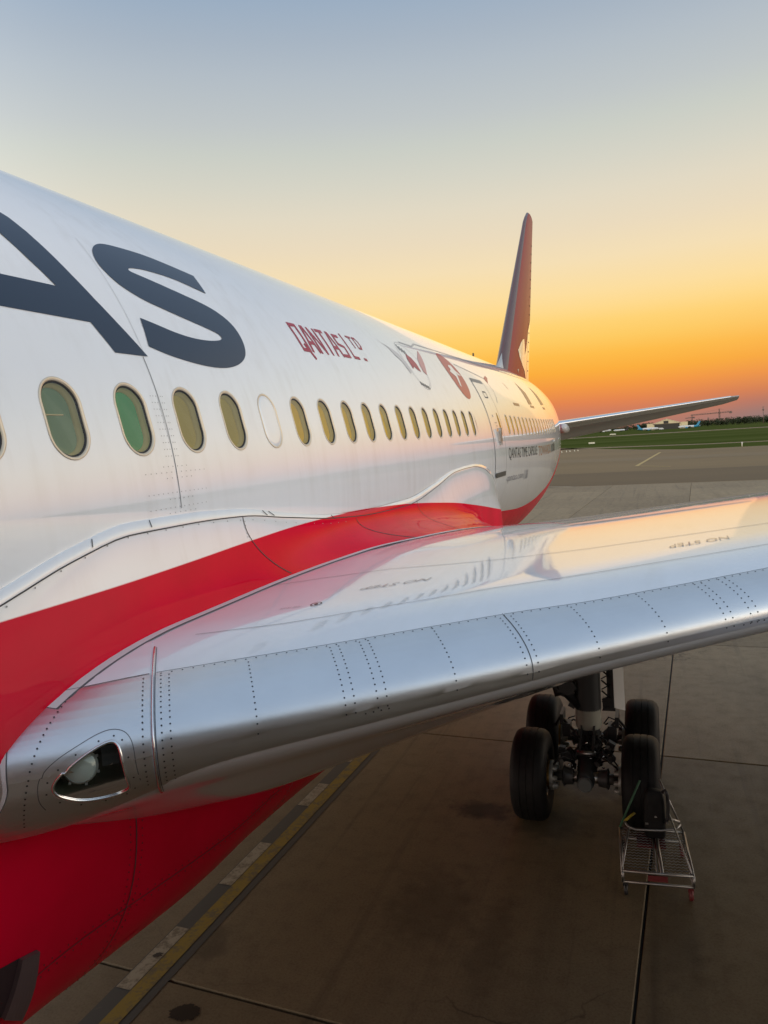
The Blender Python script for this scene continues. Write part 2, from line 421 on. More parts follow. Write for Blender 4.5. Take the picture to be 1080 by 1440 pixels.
def fus_n(Y, th):
    e = 1e-3
    a = fus(Y+e, th)-fus(Y-e, th); b = fus(Y, th+e)-fus(Y, th-e)
    return a.cross(b).normalized()
BELT0, BELT1 = TW-.112, TW+.112
PLUG = 5
WIN_K = list(range(-4, 19)) + list(range(24, 41))
HW, HH, RD = .158, .239, .158          # window outer half width, half height (arc), end radius
ARC = 2.93                             # metres per radian round the hull near the window belt
def stadium(hw, hh, n=40):
    pts = []
    for k in range(n):
        a = 2*math.pi*(k+.5)/n
        c, s = math.cos(a), math.sin(a)
        pts.append((hw*c, (hh-hw)*(1 if s > 0 else -1) + hw*s))
    return pts
def build_fuselage():
    mb = MB(); nr = []
    def put(rows, closed=False):
        for r in rows:
            for (Y, th) in r: nr.append(fus_n(Y, th))
        mb.grid([[fus(*q) for q in r] for r in rows], closed, flip=True)
        f = mb.f[-1]; a, b, c = (Vector(mb.v[i]) for i in f[:3])
        if (b-a).cross(c-a).dot(nr[f[0]]) < 0:
            n_ = (len(rows)-1)*(len(rows[0]) if closed else len(rows[0])-1); mb.f[-n_:] = [q[::-1] for q in mb.f[-n_:]]
    ys = [-24+i*.5 for i in range(25)] + [-12+i*1.0 for i in range(25)] + [13+i*.5 for i in range(14)] + [20+i*.4 for i in range(56)]
    th_up = [BELT1 + (2*math.pi-(BELT1-BELT0))*i/110 for i in range(111)]     # everything but the near window belt
    put([[(Y, t) for t in th_up] for Y in ys])
    # window belt, cell by cell
    wins = set(WIN_K); k = -39; n = 40
    y = -24.0
    thb = [BELT0 + (BELT1-BELT0)*i/10 for i in range(11)]
    kk = -39
    while (kk+.5)*PITCH < 42:
        a, b = (kk-.5)*PITCH, (kk+.5)*PITCH
        if kk in wins:
            inner = stadium(HW, HH, n); cx = kk*PITCH
            outer = []
            # outer rectangle by angle, matched to inner order
            ow, oh = PITCH/2, (BELT1-BELT0)/2*ARC
            for (u, v) in inner:
                sc = min(ow/abs(u) if abs(u) > 1e-6 else 9e9, oh/abs(v) if abs(v) > 1e-6 else 9e9); outer.append((u*sc, v*sc))
            # snap nearest to corners
            for cxr in (-ow, ow):
                for cyr in (-oh, oh):
                    i = min(range(n), key=lambda q: math.hypot(outer[q][0]-cxr, outer[q][1]-cyr)); outer[i] = (cxr, cyr)
            rows = []
            for t in (0, .25, .5, .75, 1):
                rows.append([(cx+(o[0]*(1-t)+i_[0]*t), TW+(o[1]*(1-t)+i_[1]*t)/ARC) for o, i_ in zip(outer, inner)])
            put(rows, True)
        else:
            put([[(Y, t) for t in thb] for Y in (a, (a+b)/2, b)])
        kk += 1
    return jbuild(mb, 'fuselage', M_LIV, normals=nr)
fuselage = build_fuselage()

# ---- cabin windows
M_FRAME = simple('window_frame_metal', (.72, .60, .44), .35, .35)
M_SEAL = simple('window_seal', (.02, .02, .02), .6)
def glass(name, tint, ior=1.7):
    M = Mat(name); t = M.t
    t.nodes.remove(M.b)
    g = M.n('ShaderNodeBsdfGlossy'); g.inputs['Roughness'].default_value = .02; g.inputs['Color'].default_value = (.95, .95, .95, 1)
    tr = M.n('ShaderNodeBsdfTransparent'); tr.inputs['Color'].default_value = (*tint, 1)
    fr = M.n('ShaderNodeFresnel'); fr.inputs['IOR'].default_value = ior
    mx = M.n('ShaderNodeMixShader'); M.l(fr.outputs[0], mx.inputs[0]); M.l(tr.outputs[0], mx.inputs[1]); M.l(g.outputs[0], mx.inputs[2])
    M.l(mx.outputs[0], t.nodes['Material Output'].inputs[0])
    return M.m
M_GLASS = glass('cabin_glass', (.93, .95, .86), 1.6)
M_REVEAL = simple('window_reveal', (.62, .55, .28), .5)
M_AMB = simple('amber_sunset_reflection', (.85, .52, .05), .25)  # sunset reflection of the farther windows put into the pane colour
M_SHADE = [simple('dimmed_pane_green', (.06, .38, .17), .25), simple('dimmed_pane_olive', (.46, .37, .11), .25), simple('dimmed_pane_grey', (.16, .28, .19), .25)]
M_LITE = simple('pale_lit_line', (.75, .62, .38), .5)
def window_meshes(kk):
    """meshes in world space for one window"""
    cy = kk*PITCH; n = 40
    dk = .3 if kk >= 24 else 1.
    S = lambda o, d, hh=None: [fus(cy+u, TW+v/ARC, d*dk if d < 0 else d) for u, v in stadium(HW-o*(.6 if kk >= 24 else 1), HH-o, n)]
    fr = MB().grid([S(0, -.001), S(-.001, .004), S(.006, .006), S(.016, .002), S(.019, -.006)], True)
    se = MB().grid([S(.019, -.006), S(.022, -.004), S(.028, -.010), S(.030, -.016)], True)
    pn = MB(); ring = S(.029, -.012); pn.add(ring, [tuple(range(n))])
    pr = MB(); pr.grid([S(.030, -.016), S(.033, -.035), S(.040, -.038), S(.044, -.058)], True)
    ip = MB(); ring = S(.042, -.056); ip.add(ring, [tuple(range(n))])
    return fr, se, pn, pr, ip
base = None
for kk in WIN_K:
    if kk < 24 and base is not None:
        fo = base[0].copy(); COL.objects.link(fo); fo.location.y = (kk-base_k)*PITCH + base[0].location.y
        chs = []
        for ch in base[1:]:
            c = ch.copy(); COL.objects.link(c); c.parent = fo; chs.append(c)
    else:
        ms = window_meshes(kk)
        fo = jbuild(ms[0], 'window', M_FRAME)
        chs = []
        for mbm, nm, mt in ((ms[1], 'seal', M_SEAL), (ms[2], 'pane', M_GLASS), (ms[3], 'reveal', M_REVEAL), (ms[4], 'inner_pane', M_SHADE[1])):
            c = mbm.build(nm, mt, fo, smooth=(nm not in ('pane', 'inner_pane'))); chs.append(c)
        if base is None: base = [fo]+chs; base_k = kk
    ip = chs[3]
    if kk >= 6:
        if D.meshes.get('amber_pane') is None or kk >= 24:
            ip.data = ip.data.copy(); ip.data.materials.clear(); ip.data.materials.append(M_AMB)
            if kk == 6: ip.data.name = 'amber_pane'
        else: ip.data = D.meshes['amber_pane']
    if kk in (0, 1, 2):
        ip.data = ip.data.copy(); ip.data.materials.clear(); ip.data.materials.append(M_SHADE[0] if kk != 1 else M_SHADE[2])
    if kk == PLUG:
        for c in chs: D.objects.remove(c)
        pl = MB(); n_ = 40; PS = lambda o, d: [fus(base_k*PITCH+u, TW+v/ARC, d) for u, v in stadium(HW-o, HH-o, n_)]
        pl.grid([PS(.012, -.004), PS(.016, .0), PS(.05, .001), PS(.12, .001)], True); r_ = PS(.12, .001); pl.add(r_, [tuple(range(n_))])
        pl.f = [q[::-1] for q in pl.f]; pl.build('window_plug', M_LIV, fo); continue
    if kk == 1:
        b = MB(); b.box(fus(base_k*PITCH-.03, TW+.012, -.057), (.006, .17, .008)); b.build('painted_light_line', M_LITE, ip)  # pale bar, the lit line in this window put in as colour
# plugged window opening between two real ones is a ring only
# ---- decals: polygons in (station, angle) laid on the hull
def decal(name, polys, mat, off=.003, parent=None, step_t=.03, surf=fus, step_y=None, **k):
    bm = bmesh.new()
    for poly in polys:
        outer = [Vector((a, b*ARC, 0)) for a, b in poly]
        tris = tessellate_polygon([outer])
        vv = [bm.verts.new(v) for v in outer]
        for t in tris:
            try: bm.faces.new([vv[i] for i in t])
            except ValueError: pass
    return decal_bm(name, bm, mat, off, parent, step_t, surf, step_y, **k)
def decal_bm(name, bm, mat, off, parent, step_t, surf, step_y, **k):
    xs = [v.co.x for v in bm.verts]; ys = [v.co.y for v in bm.verts]
    y = min(ys)+step_t*ARC
    while y < max(ys):
        bmesh.ops.bisect_plane(bm, geom=bm.verts[:]+bm.edges[:]+bm.faces[:], plane_co=(0, y, 0), plane_no=(0, 1, 0)); y += step_t*ARC
    if step_y:
        q = min(xs)+step_y
        while q < max(xs):
            bmesh.ops.bisect_plane(bm, geom=bm.verts[:]+bm.edges[:]+bm.faces[:], plane_co=(q, 0, 0), plane_no=(1, 0, 0)); q += step_y
    nrm = []
    for v in bm.verts:
        Y, th = v.co.x, v.co.y/ARC
        nrm.append(fus_n(Y, th) if surf is fus else Vector((0, 0, 1))); v.co = surf(Y, th, off)
    for f in bm.faces:
        f.smooth = True
    me = D.meshes.new(name); bm.to_mesh(me); bm.free(); me.materials.append(mat)
    # make faces look outwards
    bm = bmesh.new(); bm.from_mesh(me)
    for f in bm.faces:
        f.normal_update()
        n = fus_n(f.calc_center_median().y, 0.3)
        if f.normal.dot(n) < 0: f.normal_flip()
    bm.to_mesh(me); bm.free()
    if surf is fus: me.normals_split_custom_set_from_vertices(nrm)
    o = D.objects.new(name, me)
    if parent is None: link(o, None, **k); return jp(o)
    return link(o, parent, **k)
A1 = [(0.957, 0.7237), (1.0, 0.7130), (1.066, 0.6788), (1.138, 0.6297), (1.219, 0.5709), (1.313, 0.511), (1.427, 0.4526), (1.59, 0.3776), (1.252, 0.3765), (1.143, 0.4440), (0.436, 0.4440),
      (.02, .3765), (-.33, .3765), (.42, .625), (.60, .705), (.72, .735), (.86, .738)]
# the letter is drawn as bars so that its counter stays open
letA = [[(0.86, 0.738), (0.957, 0.7237), (1.0, 0.7130), (1.066, 0.6788), (1.138, 0.6297), (1.219, 0.5709), (1.313, 0.511), (1.427, 0.4526), (1.59, 0.3776), (1.252, 0.3765), (1.143, 0.4445), (0.996, 0.525), (0.89, 0.5842), (0.792, 0.6435), (.72, .680)],
        [(0.996, 0.525), (1.143, 0.4445), (.436, .4440), (.565, .5225)],
        [(.86, .738), (.72, .680), (.565, .5225), (.436, .444), (.02, .3765), (-.33, .3765), (.42, .640), (.60, .715), (.74, .738)]]
decal('letter', letA, M_NAVY, label='navy letter A')
S_ = [(3.008, 0.6454), (3.055, 0.7223), (2.71, 0.7397), (2.423, 0.749), (2.122, 0.7441), (1.914, 0.7359), (1.794, 0.719), (1.699, 0.6938), (1.637, 0.664), (1.619, 0.6285), (1.664, 0.5959), (1.736, 0.5728), (1.888, 0.5477), (2.131, 0.5302), (2.396, 0.5115), (2.629, 0.4965), (2.747, 0.4865), (2.779, 0.4748), (2.728, 0.465), (2.562, 0.456), (2.32, 0.4532), (2.087, 0.4607), (1.887, 0.4751), (1.72, 0.4852), (1.654, 0.406), (1.825, 0.3913), (2.065, 0.3797), (2.338, 0.3721), (2.586, 0.3738), (2.802, 0.3868), (2.977, 0.4106), (3.083, 0.4412), (3.137, 0.4876), (3.114, 0.5367), (2.984, 0.5723), (2.791, 0.5947), (2.502, 0.6128), (2.238, 0.6299), (2.063, 0.6398), (1.979, 0.6446), (1.981, 0.6528), (2.035, 0.6609), (2.2, 0.6699), (2.448, 0.6729), (2.689, 0.6664)]
def chaikin(p, sharp, it=2):
    for _ in range(it):
        q = []; ns = set()
        for i in range(len(p)):
            if i in sharp: ns.add(len(q)); q.append(p[i]); continue
            a, b, c = p[i-1], p[i], p[(i+1) % len(p)]
            q.append(tuple(b[k]*.75+a[k]*.25 for k in (0, 1))); q.append(tuple(b[k]*.75+c[k]*.25 for k in (0, 1)))
        p, sharp = q, ns
    return p
decal('letter', [chaikin(S_, {0, 1, 23, 24})], M_NAVY, label='navy letter S')

def text_bm(s, x0, x1, t0, t1, offset=0., t1b=None):
    """built-in font outline fitted to a box: x0..x1 along the hull, t0..t1 in radians"""
    cu = D.curves.new('txt', 'FONT'); cu.body = s; cu.offset = offset; cu.resolution_u = 3
    ob = D.objects.new('txt', cu); COL.objects.link(ob)
    dg = bpy.context.evaluated_depsgraph_get(); me = D.meshes.new_from_object(ob.evaluated_get(dg))
    D.objects.remove(ob); D.curves.remove(cu)
    bm = bmesh.new(); bm.from_mesh(me); D.meshes.remove(me)
    xs = [v.co.x for v in bm.verts]; ys = [v.co.y for v in bm.verts]
    a, b, c, d = min(xs), max(xs), min(ys), max(ys)
    if c > -.05: c = 0
    for v in bm.verts:
        u, w = (v.co.x-a)/(b-a), (v.co.y-c)/(d-c)
        v.co = (x0+(x1-x0)*u, (t0+(t1-t0)*w)*ARC, 0)
    bmesh.ops.triangulate(bm, faces=bm.faces[:])
    return bm
def lettering(s, x0, x1, t0, t1, mat, offset=.0, step_y=None, off=.003, label=None):
    return decal_bm('lettering', text_bm(s, x0, x1, t0, t1, offset), mat, off, None, .02, fus, step_y, label=label)
# heritage wordmark, heavy square letters built from bars
GL = {'Q': [((0, .0), (0, 1)), ((0, 1), (.8, 1)), ((.8, 1), (.8, 0)), ((.8, 0), (0, 0)), ((.5, .2), (.95, -.28))],
      'A': [((0, 0), (.35, 1)), ((.35, 1), (.55, 1)), ((.55, 1), (.9, 0)), ((.15, .34), (.75, .34))],
      'N': [((0, 0), (0, 1)), ((0, 1), (.8, 0)), ((.8, 0), (.8, 1))], 'T': [((0, 1), (.85, 1)), ((.42, 1), (.42, 0))],
      'S': [((.8, .95), (.05, .95)), ((.05, .95), (.05, .55)), ((.05, .55), (.8, .45)), ((.8, .45), (.8, .03)), ((.8, .03), (0, .03))],
      'L': [((0, 1), (0, 0)), ((0, .03), (.75, .03))], 'D': [((0, 0), (0, 1)), ((0, 1), (.55, 1)), ((.55, 1), (.8, .7)), ((.8, .7), (.8, .3)), ((.8, .3), (.55, 0)), ((.55, 0), (0, 0))],
      '-': [((.02, .5), (.16, .5))]}
def bar_letter(ch, x0, t0, w, h, lw, mat, slope=0.):
    polys = []
    for (a, b), (c, d) in GL[ch]:
        p = Vector((x0+a*w, (t0+slope*(a*w))*ARC+b*h)); q_ = Vector((x0+c*w, (t0+slope*(c*w))*ARC+d*h)); dd = (q_-p).normalized(); n = Vector((-dd.y, dd.x))*lw/2; e = dd*lw*.35
        polys.append([(v.x, v.y/ARC) for v in (p-e-n, q_+e-n, q_+e+n, p-e+n)])
    return decal('letter', polys, mat, .0032)
for i, ch in enumerate('QANTAS'):
    xx = 4.45+.238*i
    bar_letter(ch, xx, .500+.0095*(xx-4.45), .205, .325, .046, M_REDL, .0095)
bar_letter('L', 5.96, .5145, .22, .36, .042, M_REDL)
bar_letter('T', 6.16, .578, .17, .17, .032, M_REDL); bar_letter('D', 6.38, .580, .16, .17, .032, M_REDL)
decal('lettering', [[(6.30, .512), (6.30, .526), (6.40, .526), (6.40, .512)]], M_REDL)
lettering('QANTAS TIME CAPSULE', 14.18, 18.72, -.052, .046, M_BLACKL, .0, label='black lettering QANTAS TIME CAPSULE')
lettering('TOWARDS', 18.98, 21.9, -.052, .040, M_TAN, .01, .5)
lettering('100', 22.1, 23.3, -.052, .036, M_BLACKL, .015, .5)
lettering('qantas.com', 14.06, 16.4, -.226, -.165, M_GREYL, .006)
lettering('/100', 16.45, 17.15, -.226, -.145, M_GREYL, .01)
# winged roundel
def ring_poly(cy, ct, r, w, n=48, sq=1.):
    P = lambda q, i: (cy+q*math.cos(2*math.pi*i/n), ct+q*sq*math.sin(2*math.pi*i/n)/ARC)
    return [[P(r, i), P(r, i+1), P(r-w, i+1), P(r-w, i)] for i in range(n)]
decal('emblem', ring_poly(8.72, .568, .46, .007)+ring_poly(8.72, .568, .42, .005), M_GREYL, label='winged heritage roundel in grey and red')
decal('emblem', [[(7.546, 0.7088), (7.68, 0.6756), (7.971, 0.652), (8.187, 0.6243), (8.285, 0.5715), (8.345, 0.5143), (8.169, 0.4954), (8.133, 0.5276), (8.081, 0.5697), (7.927, 0.604), (7.877, 0.6479), (7.654, 0.6769)]], paint('pale_grey_print', (.52, .50, .50), rough=.45, coat=.6), .0035)
decal('emblem', [[(8.656, 0.6374), (8.823, 0.6164), (8.887, 0.5757), (8.858, 0.5231), (8.733, 0.5324), (8.627, 0.5521), (8.482, 0.5327), (8.496, 0.5734), (8.535, 0.6059)]], M_REDL, .0035)
decal('emblem', [[(9.74, 0.7062), (9.659, 0.6654), (9.443, 0.5936), (9.124, 0.5097), (9.015, 0.5274), (9.045, 0.5647), (9.225, 0.6255)]], M_PINK, .0035)
decal('emblem', [[(8.50+i*.07, .70-i*.012), (8.54+i*.07, .70-i*.012), (8.50+i*.07, .655-i*.01), (8.46+i*.07, .655-i*.01)] for i in range(4)] +
      [[(8.42+i*.075, .455-.004*i), (8.46+i*.075, .455-.004*i), (8.47+i*.075, .435-.004*i), (8.43+i*.075, .435-.004*i)] for i in range(6)], M_NAVY, .0038)
# red roundel with a white leaping kangaroo outline
P_ = lambda i: (11.42+.535*math.cos(2*math.pi*i/48), .573+.183*math.sin(2*math.pi*i/48))
decal('roundel', [[P_(i) for i in range(48)]], M_PINK if False else paint('roundel_red', (.40, .03, .03), coat=.3), label='red roundel with a white leaping animal')
decal('roundel_figure', [[(11.396, 0.652), (11.612, 0.6524), (11.633, 0.6128), (11.867, 0.5734), (11.605, 0.5731), (11.615, 0.5926), (11.475, 0.5447), (11.28, 0.4746), (11.217, 0.4851), (11.349, 0.554), (11.116, 0.5913), (11.301, 0.6094), (11.308, 0.6358)]], M_WHITE, .006)
# heritage tail shapes aft of the door
decal('emblem', [[(19.643, 0.7167), (20.281, 0.5935), (20.149, 0.4558), (19.428, 0.448)]], M_TAN, .003, step_y=.5)
decal('emblem', [[(22.627, 0.721), (23.232, 0.6197), (23.406, 0.4791), (22.474, 0.4693)]], M_TAN, .003, step_y=.5)
decal('emblem', [[(17.0, .645), (17.04, .645), (17.22, .58), (17.17, .58)], [(16.63, .436), (17.51, .436), (17.51, .409), (16.63, .409)], [(19.58, .444), (20.35, .44), (20.35, .415), (19.58, .418)], [(22.58, .447), (23.23, .443), (23.23, .417), (22.58, .420)]], M_TAN, .003, step_y=.5)
decal('emblem', [[(14.39, .62), (14.95, .662), (15.0, .64), (14.5, .573)]], M_REDL, .003)

def strip(name, pts, w, mat, off=.0022, surf=fus, parent=None, **k):
    """thin band along a polyline in (station, angle)"""
    P = [Vector((a, b*ARC)) for a, b in pts]; rows = [[], []]
    for i, q in enumerate(P):
        d = (P[min(i+1, len(P)-1)]-P[max(i-1, 0)]).normalized(); n = Vector((-d.y, d.x))*w/2
        for r, s in ((rows[0], 1), (rows[1], -1)):
            a = q+n*s; r.append(surf(a.x, a.y/ARC, off))
    mb = MB().grid(rows)
    return jbuild(mb, name, mat, **k)
seg = lambda a, b, n: [(a[0]+(b[0]-a[0])*i/n, a[1]+(b[1]-a[1])*i/n) for i in range(n+1)]
M_FINE = simple('panel_joint', (.22, .22, .22), .6)
strip('panel_joint', seg((1.535, .02), (1.535, .376), 16), .007, M_FINE)
strip('panel_joint', seg((1.56, .385), (1.60, .72), 14), .004, simple('faint_joint', (.5, .5, .5), .5))
strip('panel_joint', seg((12.097, .6832), (14.333, .619), 8), .018, M_FINE)
strip('panel_joint', [(14.468, .5725), (14.591, .5085), (14.5, .45), (14.304, .3971)], .02, M_FINE)
# plug ring in place of a window opening, drawn joint only, lies between cabin windows
# ---- fasteners on the hull
def dots(name, items, r, mat, place, n=7, parent=None, **k):
    mb = MB()
    for it in items:
        c, nn = place(it); u = nn.orthogonal().normalized(); w = nn.cross(u)
        mb.add([c + (u*math.cos(2*math.pi*i/n)+w*math.sin(2*math.pi*i/n))*r for i in range(n)], [tuple(range(n))])
    o = mb.build(name, mat, None, smooth=False, kind='stuff', **k)
    return jp(o)
def hull_place(it): return fus(it[0], it[1], .0018), fus_n(*it)
it = []
for i in range(10):
    t = .279-.0155*i
    for dx in (-.085, -.055, -.025, .025, .05): it.append((1.535+dx+random.uniform(-.002, .002), t))
for rowt, a, b, n in ((.116, 1.40, 1.66, 6), (.103, 1.20, 1.87, 13), (.09, 1.42, 1.70, 6), (.057, 1.20, 1.86, 14), (.043, 1.42, 1.68, 6), (.024, 1.2, 1.84, 13), (.012, 1.4, 1.7, 6)):
    for i in range(n): it.append((a+(b-a)*i/(n-1), rowt))
dots('hull_fasteners', it, .0042, M_DOT, hull_place)

# ---- aft passenger door
DY0, DY1, DT0, DT1 = 12.60, 13.83, -.145, .565
def rrect(y0, y1, t0, t1, r, n=6):
    out = []
    for cx, cy, a0 in ((y1-r, t1-r/ARC, 0), (y0+r, t1-r/ARC, 90), (y0+r, t0+r/ARC, 180), (y1-r, t0+r/ARC, 270)):
        for i in range(n+1):
            a = math.radians(a0+90*i/n); out.append((cx+r*math.cos(a), cy+r*math.sin(a)/ARC))
    return out
door = decal('door', [rrect(DY0+.012, DY1-.012, DT0+.004, DT1-.004, .12)], M_LIV, .005, label='aft passenger door')
def loop_strip(name, pts, w, mat, off, parent):
    P = pts+[pts[0]]; dense = []
    for a, b in zip(P, P[1:]):
        n = max(1, int(abs(b[1]-a[1])/.03)); dense += seg(a, b, n)[:-1]
    dense.append(P[0])
    o = strip(name, dense, w, mat, off); o.parent = parent; o.location = (0, 0, 0)
    return o
def sub(o, parent):   # re-parent a jet-level mesh under one of its parts
    o.parent = parent; o.location = (0, 0, 0); return o
loop_strip('door_gap', rrect(DY0, DY1, DT0, DT1, .13), .022, M_SEAM, .006, door)
loop_strip('vent_panel', rrect(13.1, 13.42, .425, .47, .03), .03, M_SEAM, .008, door)
sub(strip('door_top_lip', seg((12.62, .562), (13.7, .562), 4), .09, simple('dark_lip_metal', (.22, .21, .19), .5), .008), door)  # top lip and sill of the door in dark metal
sub(strip('door_sill', seg((12.66, -.140), (13.78, -.140), 4), .10, simple('sill_metal', (.12, .12, .11), .4, .6), .02), door)
o = decal('door_window', [[(13.60+u*.55, TW+v*1.05/ARC) for u, v in stadium(HW, HH, 28)]], simple('door_glass', (.10, .08, .03), .05), .007); sub(o, door)
dm = MB(); c = fus(13.2, .13, .02)
dm.box(c, (.05, .34, .22), Matrix.Rotation(-.1, 3, 'Y')); dm.box(c+Vector((.02, 0, 0)), (.05, .12, .36)); sub(jbuild(dm, 'door_handle', M_STEEL, smooth=False), door)
o = decal('door_marking', [[(13.08, .235), (13.3, .235), (13.3, .228), (13.08, .228)], [(13.16, .208), (13.28, .215), (13.26, .20)], [(13.2, .19), (13.3, .19), (13.3, .182), (13.2, .182)], [(13.02, .29), (13.14, .29), (13.14, .272), (13.02, .272)]], M_GREYL, .008); sub(o, door)
# thin grey band along the crown and a stripe from the door aft
strip('crown_band', seg((8.9, .735), (9.6, .735), 4)+seg((10.0, .775), (30, .93), 40), .035, M_GREYL, .003)
# blade antenna
am = MB(); am.add([(-.02, 24.0, 8.02), (.02, 24.0, 8.02), (.02, 24.35, 8.02), (-.02, 24.35, 8.02), (-.01, 24.2, 8.45), (.01, 24.2, 8.45), (.01, 24.36, 8.45), (-.01, 24.36, 8.45)],
       [(0, 3, 2, 1), (4, 5, 6, 7), (0, 1, 5, 4), (1, 2, 6, 5), (2, 3, 7, 6), (3, 0, 4, 7)]); jbuild(am, 'antenna', M_BLACK, smooth=False)

# ---- wing-body fairing
FT = pchip([(-5, 3.3), (-3.5, 3.7), (-2.2, 4.12), (-1.2, 4.5), (-.45, 4.76), (0, 4.885), (.475, 5.012), (.97, 5.088), (1.57, 5.078), (2.33, 5.031), (3.05, 4.925), (4.15, 4.79), (5.19, 4.735), (6.52, 4.725), (7.9, 4.835), (9.18, 4.971), (10.5, 4.99), (11.3, 4.93), (11.9, 4.80), (12.4, 4.55), (12.75, 4.2), (12.95, 3.7), (13.1, 3.2)])
def ell_x(z):
    q = 1-((z-ZC)/FB)**2
    return FA*math.sqrt(q) if q > 0 else 0.
def sst(a, b, x): t = max(0, min(1, (x-a)/(b-a))); return t*t*(3-2*t)
FBULGE = lambda Y: sst(-5, -.6, Y)
def fairing_x(Y, z):
    zt = FT(Y)
    full = 2.90 + .105*sst(0, .75, zt-z) - .27*(1-sst(3.40, 4.05, z))*(1-sst(.3, 2.2, Y)) - .035*(1-sst(4.0, 4.3, z))*(1-sst(.2, 1.2, Y))
    return full
ZBOT = 1.40
def fairing_section(Y, n1=26, n2=26):
    """points from the top edge, down the side, to the keel"""
    zt = FT(Y); B = FBULGE(Y); zs = 3.34; pts = []
    fl = .42*sst(2.2, 6.5, Y)*(1-sst(9.6, 10.6, Y))
    zw = w_up(3.15, Y)
    close = 1-sst(12.25, 13.1, Y)**2          # blunt aft end
    for i in range(n1):
        t = i/(n1-1); zz = zt+(zs-zt)*t
        xf = ell_x(zz) + .012
        xx = xf + (fairing_x(Y, zz)-xf)*B*close
        xx += fl*math.exp(-((zz-(zw-.04))/.17)**2) if zz > zw-.04 else fl
        pts.append((max(xx, xf), zz))
    x_end = pts[-1][0]; zb = ZBOT + (2.05-ZBOT)*(1-B*close)
    for i in range(1, n2+1):
        a = math.pi/2*i/n2; e = 2/2.2
        pts.append((x_end*math.cos(a)**e if i < n2 else 0., zs-(zs-zb)*math.sin(a)**e))
    return pts

# ---- wing shape: upper and lower height as functions of span (X) and station (Y)
TSW = .667                        # tangent of leading-edge sweep
def le_y(X): return -.235 + TSW*(X-3.0)
def te_y(X): return 12.6 if X < 9.5 else 12.6 + .40*(X-9.5)
HE = pchip([(2.4, .41), (3.0, .40), (4.2, .352), (5.5, .32), (6.6, .30), (10, .27), (30, .09)])
crest = pchip([(2.4, 4.395), (3.0, 4.405), (4.0, 4.43), (5.0, 4.485), (6.0, 4.56), (7.0, 4.64), (10, 4.87), (30, 6.6)])
UP_T = pchip([(0, 0), (1.5, .004), (2.9, .006), (4.4, .0), (5.8, -.07), (7.2, -.178), (8.6, -.315), (10.0, -.475), (11.4, -.65), (12.9, -.86)])
LO_R = pchip([(0, 0), (.015, -.075), (.05, -.135), (.12, -.205), (.25, -.285), (.54, -.415), (1.0, -.635), (1.6, -.89), (2.5, -1.13), (4, -1.36), (6, -1.44), (9, -1.24), (11, -.93), (12.9, -.46)])
LO_O = pchip([(0, 0), (.015, -.05), (.05, -.092), (.12, -.14), (.25, -.185), (.48, -.25), (1.0, -.41), (1.6, -.555), (2.5, -.71), (4, -.88), (6, -.94), (9, -.84), (11, -.66), (12.9, -.47)])
def w_up(X, Y):
    xi = Y-le_y(X); ch = te_y(X)-le_y(X); k = ch/12.9; zl = crest(X)-HE(X)
    le = 1.42*(.35+.65*k)
    if xi <= 0: return zl
    if xi < le: return zl + HE(X)*math.sqrt(max(0, 1-(1-xi/le)**2))
    u = xi/k; d = UP_T(u)-UP_T(min(le/k, 2.8))
    return crest(X)+d*k
def w_lo(X, Y):
    xi = Y-le_y(X); ch = te_y(X)-le_y(X); k = ch/12.9; zl = crest(X)-HE(X)
    if xi <= 0: return zl
    t = max(0, min(1, (X-3.3)/2.2)); kk = .5+.5*k
    u = xi/kk if xi < 3 else 3/kk + (xi-3)*(12.9-3/kk)/(ch-3)
    z = (LO_R(u)*(1-t)+LO_O(u)*t)*(.35+.65*k)*(1+.30*(1-sst(2.85, 3.45, X))*(1-sst(.15, .75, xi)))
    zu = w_up(X, Y)
    return min(zl+z, zu-.012)
XI = [0, .004, .012, .025, .045, .075, .115, .165, .225, .30, .38, .47, .56, .68, .82, 1.0, 1.2, 1.4, 1.65, 2.0, 2.5, 3, 3.6, 4.2, 5, 5.8, 6.6, 7.4, 8.2, 9, 9.8, 10.6, 11.4, 12.2]
def build_wing():
    rows = []
    xs = [2.6+.12*i for i in range(60)] + [9.8+i*.9 for i in range(23)]
    for X in xs:
        ch = te_y(X)-le_y(X); up = []; lo = []
        L_ = [x for x in XI if x < ch-.3]+[ch]
        m_ = len(XI)
        # constant count of points: scale list tail
        q = [x if x < 2 else 2+(x-2)*(ch-2)/(12.2-2) for x in XI]
        for x_ in q:
            Y = le_y(X)+x_; up.append((X, Y, w_up(X, Y))); lo.append((X, Y, w_lo(X, Y)))
        rows.append(list(reversed(up))+lo[1:])
    mb = MB().grid(rows, flip=True)
    o = len(mb.v); nl = len(rows[-1])
    mb.f.append(tuple(range(o-nl, o)))
    return jbuild(mb, 'wing', M_WING)
wing = build_wing()
def build_fairing():
    ys = [-5+.25*i for i in range(18)]+[-.5+.1*i for i in range(119)]+[11.4+.05*i for i in range(35)]
    half = [[(x, Y, zz) for x, zz in fairing_section(Y)] for Y in ys]
    rows = [h+[(-a, b, c) for a, b, c in reversed(h[:-1])] for h in half]
    # small thickness at the upper edge
    rows = [[(r[0][0]-.02, r[0][1], r[0][2]+.002)]+r+[(r[-1][0]+.02, r[-1][1], r[-1][2]+.002)] for r in rows]
    mb = MB().grid(rows, flip=True)
    return jbuild(mb, 'wing_body_fairing', M_LIV)
fairing = build_fairing()
def fair_pt(Y, zz, off=.003):
    return Vector((fairing_at(Y, zz)+off, Y, zz))
def fairing_at(Y, zz):
    s = fairing_section(Y)
    for (x0, z0), (x1, z1) in zip(s, s[1:]):
        if z0 >= zz >= z1: return x0+(x1-x0)*(z0-zz)/max(1e-6, z0-z1)
    return s[0][0]
